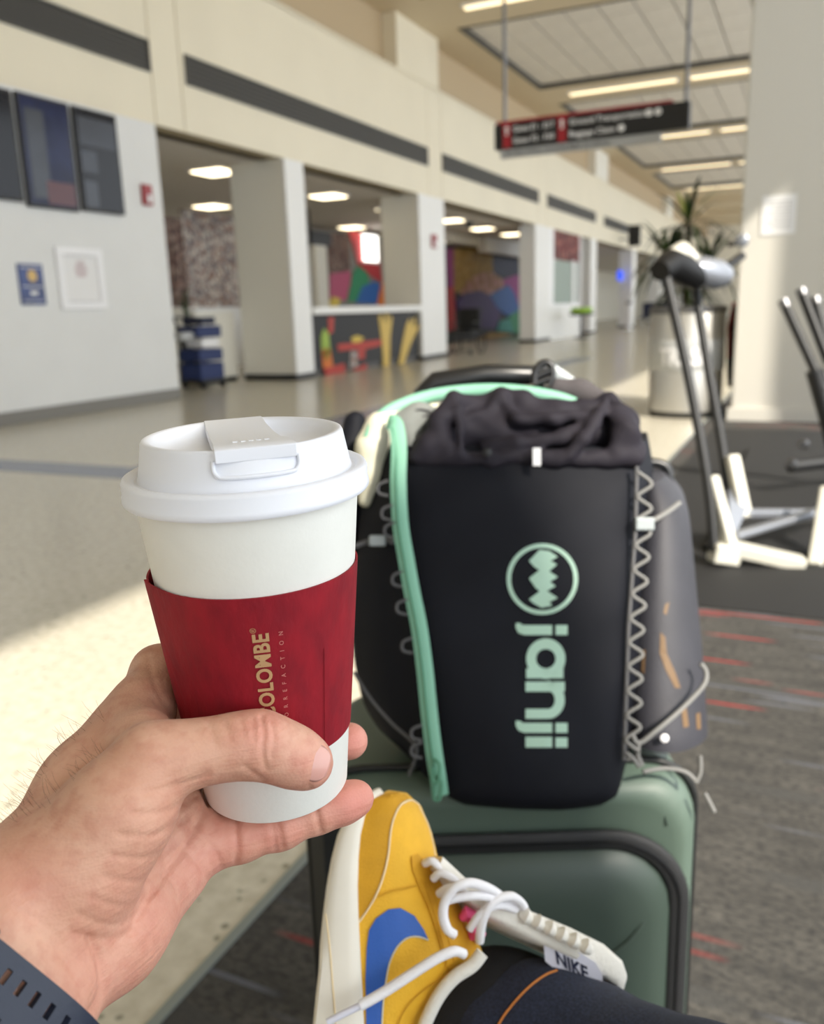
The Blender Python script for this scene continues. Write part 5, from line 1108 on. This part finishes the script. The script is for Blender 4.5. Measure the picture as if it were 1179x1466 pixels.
V, Fc = sdf_mesh(rp, .0024, noise=wr, pad=.02); V = relax(V, Fc, 1, .4); raw_obj('roll_top', V, Fc, 'pack_roll', pack)
m_ = MB(); m_.box(at(768, 654, .905), rt*.0042, up*.0095, fw*.001); m_.build('white_label', 'frame_white', pack)
m_ = MB(); m_.lathe([(.004, 0), (.005, .002), (.002, .003)], at(697, 648, .912), -fw, 14); m_.build('snap_button', 'black', pack, smooth=60)
# left shoulder of the bag: cream side, grey gusset, mint zips
rp = []
roll([(545, 612, .985, 16), (533, 640, .985, 18), (530, 680, .985, 16), (524, 715, .985, 10)], .012); roll([(545, 612, .985, 16), (575, 598, 1.0, 15), (620, 588, 1.01, 14)], .012)
V, Fc = sdf_mesh(rp, .0035); raw_obj('cream_side', relax(V, Fc, 2), Fc, 'pack_cream', pack)
rp = []; roll([(575, 605, .985, 14), (600, 600, .985, 18), (620, 605, .985, 16)], .012); roll([(585, 615, .975, 14), (596, 650, .965, 14)], .012)
V, Fc = sdf_mesh(rp, .0035); raw_obj('grey_gusset', relax(V, Fc, 2), Fc, 'pack_grey', pack)
def ribbon(pts, r_, mat, name, flat=.35, par=None):
    m_ = MB(); m_.tube([at(*p) for p in smooth_path([np.array(p, float) for p in pts], 6)], r_, 10, flat=flat, flat_dir=fw); return m_.build(name, mat, par or pack, smooth=60)
ribbon([(528, 628, .97), (540, 603, .975), (565, 584, .985), (610, 568, .995), (660, 560, 1.0), (710, 558, 1.0), (760, 562, 1.0), (800, 570, 1.0), (822, 578, 1.0)], .0075, 'mint', 'rear_zip', .5)
zipb = ribbon([(556, 604, .955), (566, 608, .945), (571, 640, .932), (570, 690, .918), (573, 750, .908), (581, 800, .901), (590, 850, .895), (600, 900, .888), (608, 960, .880), (614, 1020, .873), (620, 1070, .868), (626, 1110, .865), (630, 1138, .868)], .0090, 'mint', 'front_zip', .3)
ribbon([(562, 612, .941), (567, 645, .929), (567, 690, .914), (570, 750, .904), (578, 800, .897), (587, 850, .891), (597, 900, .884), (605, 960, .876), (611, 1020, .869), (617, 1070, .864), (623, 1110, .861)], .0014, 'mint_dark', 'zip_teeth', 1., zipb)
for y0 in (1095, 1120):
    m_ = MB(); x0 = 621 + (y0-1095)*.1; m_.tube(smooth_path([at(x0, y0-8, .857), at(x0+8, y0, .852), at(x0+6, y0+22, .852), at(x0-2, y0+24, .853), at(x0-3, y0+4, .854)], 5), .0018, 8); m_.build('zip_puller', 'mint_dark', zipb, smooth=60)
# bungee lacing
def cord(pts, r_, mat, name='bungee_cord'):
    m_ = MB(); m_.tube([at(*p) for p in smooth_path([np.array(p, float) for p in pts], 6)], r_, 7); return m_.build(name, mat, pack, smooth=60)
zz = []
for i in range(24):
    y = 676 + i*17.4; xe = 912 - (i/23)*10 - (6 if 4 < i < 14 else 0)*0; xe = np.interp(y, [670, 760, 900, 1080], [911, 909, 899, 893]); zz.append((xe + (22 if i % 2 else 2), y, np.interp(y, [670, 900, 1080], [.918, .888, .868])))
cord(zz, .0020, 'cord_grey'); cord([(np.interp(y, [670, 760, 900, 1080], [911, 909, 899, 893]), y, np.interp(y, [670, 900, 1080], [.920, .889, .870])) for y in range(668, 1096, 20)], .0022, 'cord_dark', 'piping')
# right mesh pocket
PS = [(688, 918, 950, .97), (715, 914, 972, .955), (745, 913, 985, .945), (820, 906, 993, .93), (900, 899, 1000, .918), (980, 896, 1007, .908), (1050, 895, 1011, .900), (1078, 897, 1013, .900)]
rings = []
for y, a, b_, D in [tuple(p) for p in smooth_path([np.array(p, float) for p in PS], 5)]:
    rings.append([at(a + (b_-a)*(.5-.5*math.cos(q)), HOR + (y-HOR)*D/(D+.045*(1-math.sin(q)) if q <= math.pi else D+.09), D + .045*(1-math.sin(q))) for q in np.linspace(0, math.pi, 15)] + [at(b_-4, HOR + (y-HOR)*D/(D+.10), D+.10), at(a+4, HOR + (y-HOR)*D/(D+.10), D+.10)])
m_ = MB(); m_.loft(rings); pm_mb = m_; m_.build('mesh_pocket', 'pocket_mesh', pack, smooth=50); pob = bvh_of(pm_mb)
for pts in ([(945, 905), (952, 912), (954, 935), (966, 962), (974, 985), (966, 985), (952, 958), (944, 935)], [(920, 930), (924, 930), (922, 965), (918, 960)], [(952, 865), (958, 862), (954, 880), (949, 878)], [(975, 1015), (982, 1012), (986, 1040), (978, 1042)], [(996, 1022), (1002, 1020), (1003, 1044), (997, 1044)]):
    drape(pob, pts, .0006, 12, .91).build('gear_showing_through', 'ochre_gear', pack)
m_ = MB(); m_.lathe([(.0045, 0), (.003, .001)], at(951, 1057, .892), -fw, 12); m_.build('reflective_dot', 'frame_white', pack, smooth=60)
cord([(1002, 950, .905), (1010, 962, .905), (1006, 982, .898), (975, 1015, .888), (940, 1045, .876), (914, 1064, .872), (904, 1050, .872)], .0026, 'cord_grey'); cord([(914, 1064, .872), (912, 1080, .872), (918, 1096, .875)], .0026, 'cord_grey'); cord([(896, 1078, .868), (906, 1086, .868), (914, 1098, .87)], .0020, 'cord_grey')
cord([(920, 1105, .88), (950, 1100, .885), (980, 1105, .885), (995, 1118, .885)], .0024, 'cord_grey'); cord([(1002, 1082, .885), (1002, 1105, .885), (996, 1120, .885)], .0022, 'cord_grey'); cord([(1008, 1135, .885), (1022, 1162, .885)], .0024, 'cord_grey')
cord([(915, 756, .915), (935, 745, .91), (955, 733, .92), (972, 720, .935)], .0030, 'cord_grey')
m_ = MB(); m_.box(at(922, 750, .906), rt*.010, up*.007, fw*.004); m_.build('cord_lock', 'clip_grey', pack, bevel=.002)
# left cords and clip
cord([(508, 782, .93), (525, 776, .935), (548, 772, .93), (562, 776, .918)], .0030, 'cord_dark'); m_ = MB(); m_.box(at(540, 774, .925), rt*.009, up*.006, fw*.004); m_.build('cord_lock', 'clip_grey', pack, bevel=.002)
cord([(506, 962, .92), (530, 1000, .91), (560, 1035, .90), (590, 1062, .885), (596, 1078, .88), (585, 1110, .885)], .0018, 'cord_dark')
for y in (700, 735, 760, 830, 870, 925, 1050, 1075):
    x = np.interp(y, [700, 800, 900, 1050], [556, 572, 588, 604]); D = np.interp(y, [700, 1075], [.915, .866]); cord([(x, y-12, D), (x-14, y-6, D), (x-14, y+6, D), (x, y+10, D)], .0016, 'cord_dark')
# shoulder strap with buckle showing behind the roll
rp = []; roll([(795, 555, 1.02, 12), (830, 562, 1.02, 15), (858, 572, 1.01, 12)], .01)
V, Fc = sdf_mesh(rp, .0035); raw_obj('shoulder_strap', relax(V, Fc, 2), Fc, 'strap_mesh', pack)
m_ = MB(); rings = []
for x, y in ((768, 548), (772, 530), (786, 520)): pass
m_.tube(smooth_path([at(764, 550, 1.0), at(766, 532, 1.0), at(776, 520, 1.0), at(788, 522, 1.0), at(790, 540, 1.0), at(784, 552, 1.0)], 5), .0045, 8); m_.tube([at(766, 540, 1.0), at(788, 530, 1.0)], .004, 8); m_.tube([at(766, 549, 1.0), at(788, 541, 1.0)], .004, 8); m_.build('buckle', 'handle_black', pack, smooth=60)
ribbon([(790, 530, 1.02), (805, 540, 1.02), (822, 552, 1.02)], .008, 'clip_grey', 'webbing')
cord([(590, 592, .97), (600, 586, .965), (618, 590, .965), (605, 596, .965), (594, 593, .97)], .0012, 'cord_dark')
# printed emblem: ring with stacked zigzag diamonds, then the wordmark running down
def ringpoly(cx, cy, r0_, r1_, n=40):
    mb = MB()
    for i in range(n):
        a, b_ = 2*math.pi*i/n, 2*math.pi*(i+1)/n
        q = [(cx+r0_*math.cos(a), cy+r0_*math.sin(a)), (cx+r1_*math.cos(a), cy+r1_*math.sin(a)), (cx+r1_*math.cos(b_), cy+r1_*math.sin(b_)), (cx+r0_*math.cos(b_), cy+r0_*math.sin(b_))]
        mb.add(drape_path(pb, q, .0014, .88), [(0, 1, 2, 3)])
    return mb
logo = ringpoly(776, 829, 45, 51); lo_ = logo.build('printed_ring', 'pack_print', pbody)
for pts in ([(757, 803), (772, 787), (786, 789), (798, 797), (788, 803), (797, 808), (781, 822), (765, 812)], [(757, 828), (778, 811), (786, 818), (798, 826), (787, 833), (795, 839), (776, 850), (766, 841)], [(757, 858), (778, 842), (784, 847), (798, 856), (786, 862), (790, 867), (775, 870), (764, 864)]):
    drape(pb, pts, .0014, 10, .88).build('printed_zigzag', 'pack_print', pbody)
def strokes(lst, nm):
    mb = MB()
    for pts in lst: d_ = drape(pb, pts, .0014, 12, .87); mb.add(d_.v, d_.f)
    return mb.build(nm, 'pack_print', pbody)
def arc(cx, cy, r0_, r1_, a0, a1, n=20):
    aa = np.linspace(math.radians(a0), math.radians(a1), n); return [(cx+r1_[0]*math.cos(a), cy+r1_[1]*math.sin(a)) for a in aa] + [(cx+r0_[0]*math.cos(a), cy+r0_[1]*math.sin(a)) for a in aa[::-1]]
jL = lambda y: [[(738, y-2), (744, y-2), (748, y+1), (790, y+1), (790, y+15), (750, y+15), (742, y+12), (738, y+5)]]
dot = lambda y: [[(795, y+1), (812, y+1), (812, y+15), (795, y+15)]]
strokes(jL(894), 'letter_j'); strokes(dot(894), 'letter_dot'); strokes([arc(781, 943, (14, 14), (28, 29), 0, 180), arc(781, 943, (14, 14), (28, 29), 180, 360), [(753, 957), (806, 957), (806, 971), (753, 971)]], 'letter_a')
strokes([[(752, 976), (808, 976), (808, 990), (752, 990)], [(752, 1015), (785, 1015), (785, 1029), (752, 1029)], arc(784, 1002, (10, 13), (24, 27), -92, 92)], 'letter_n')
strokes(jL(1034), 'letter_j'); strokes(dot(1034), 'letter_dot'); strokes([[(752, 1055), (790, 1055), (790, 1070), (752, 1070)]], 'letter_i'); strokes(dot(1055), 'letter_dot')

rp = []; roll([(508, 604, 1.05, 14), (500, 660, 1.045, 20), (498, 740, 1.03, 20), (505, 800, 1.01, 14)], .015)
V, Fc = sdf_mesh(rp, .0035); raw_obj('back_panel', relax(V, Fc, 2), Fc, 'pack_navy', pack)
for o in bpy.data.objects:
    if '_o' in o: del o['_o']
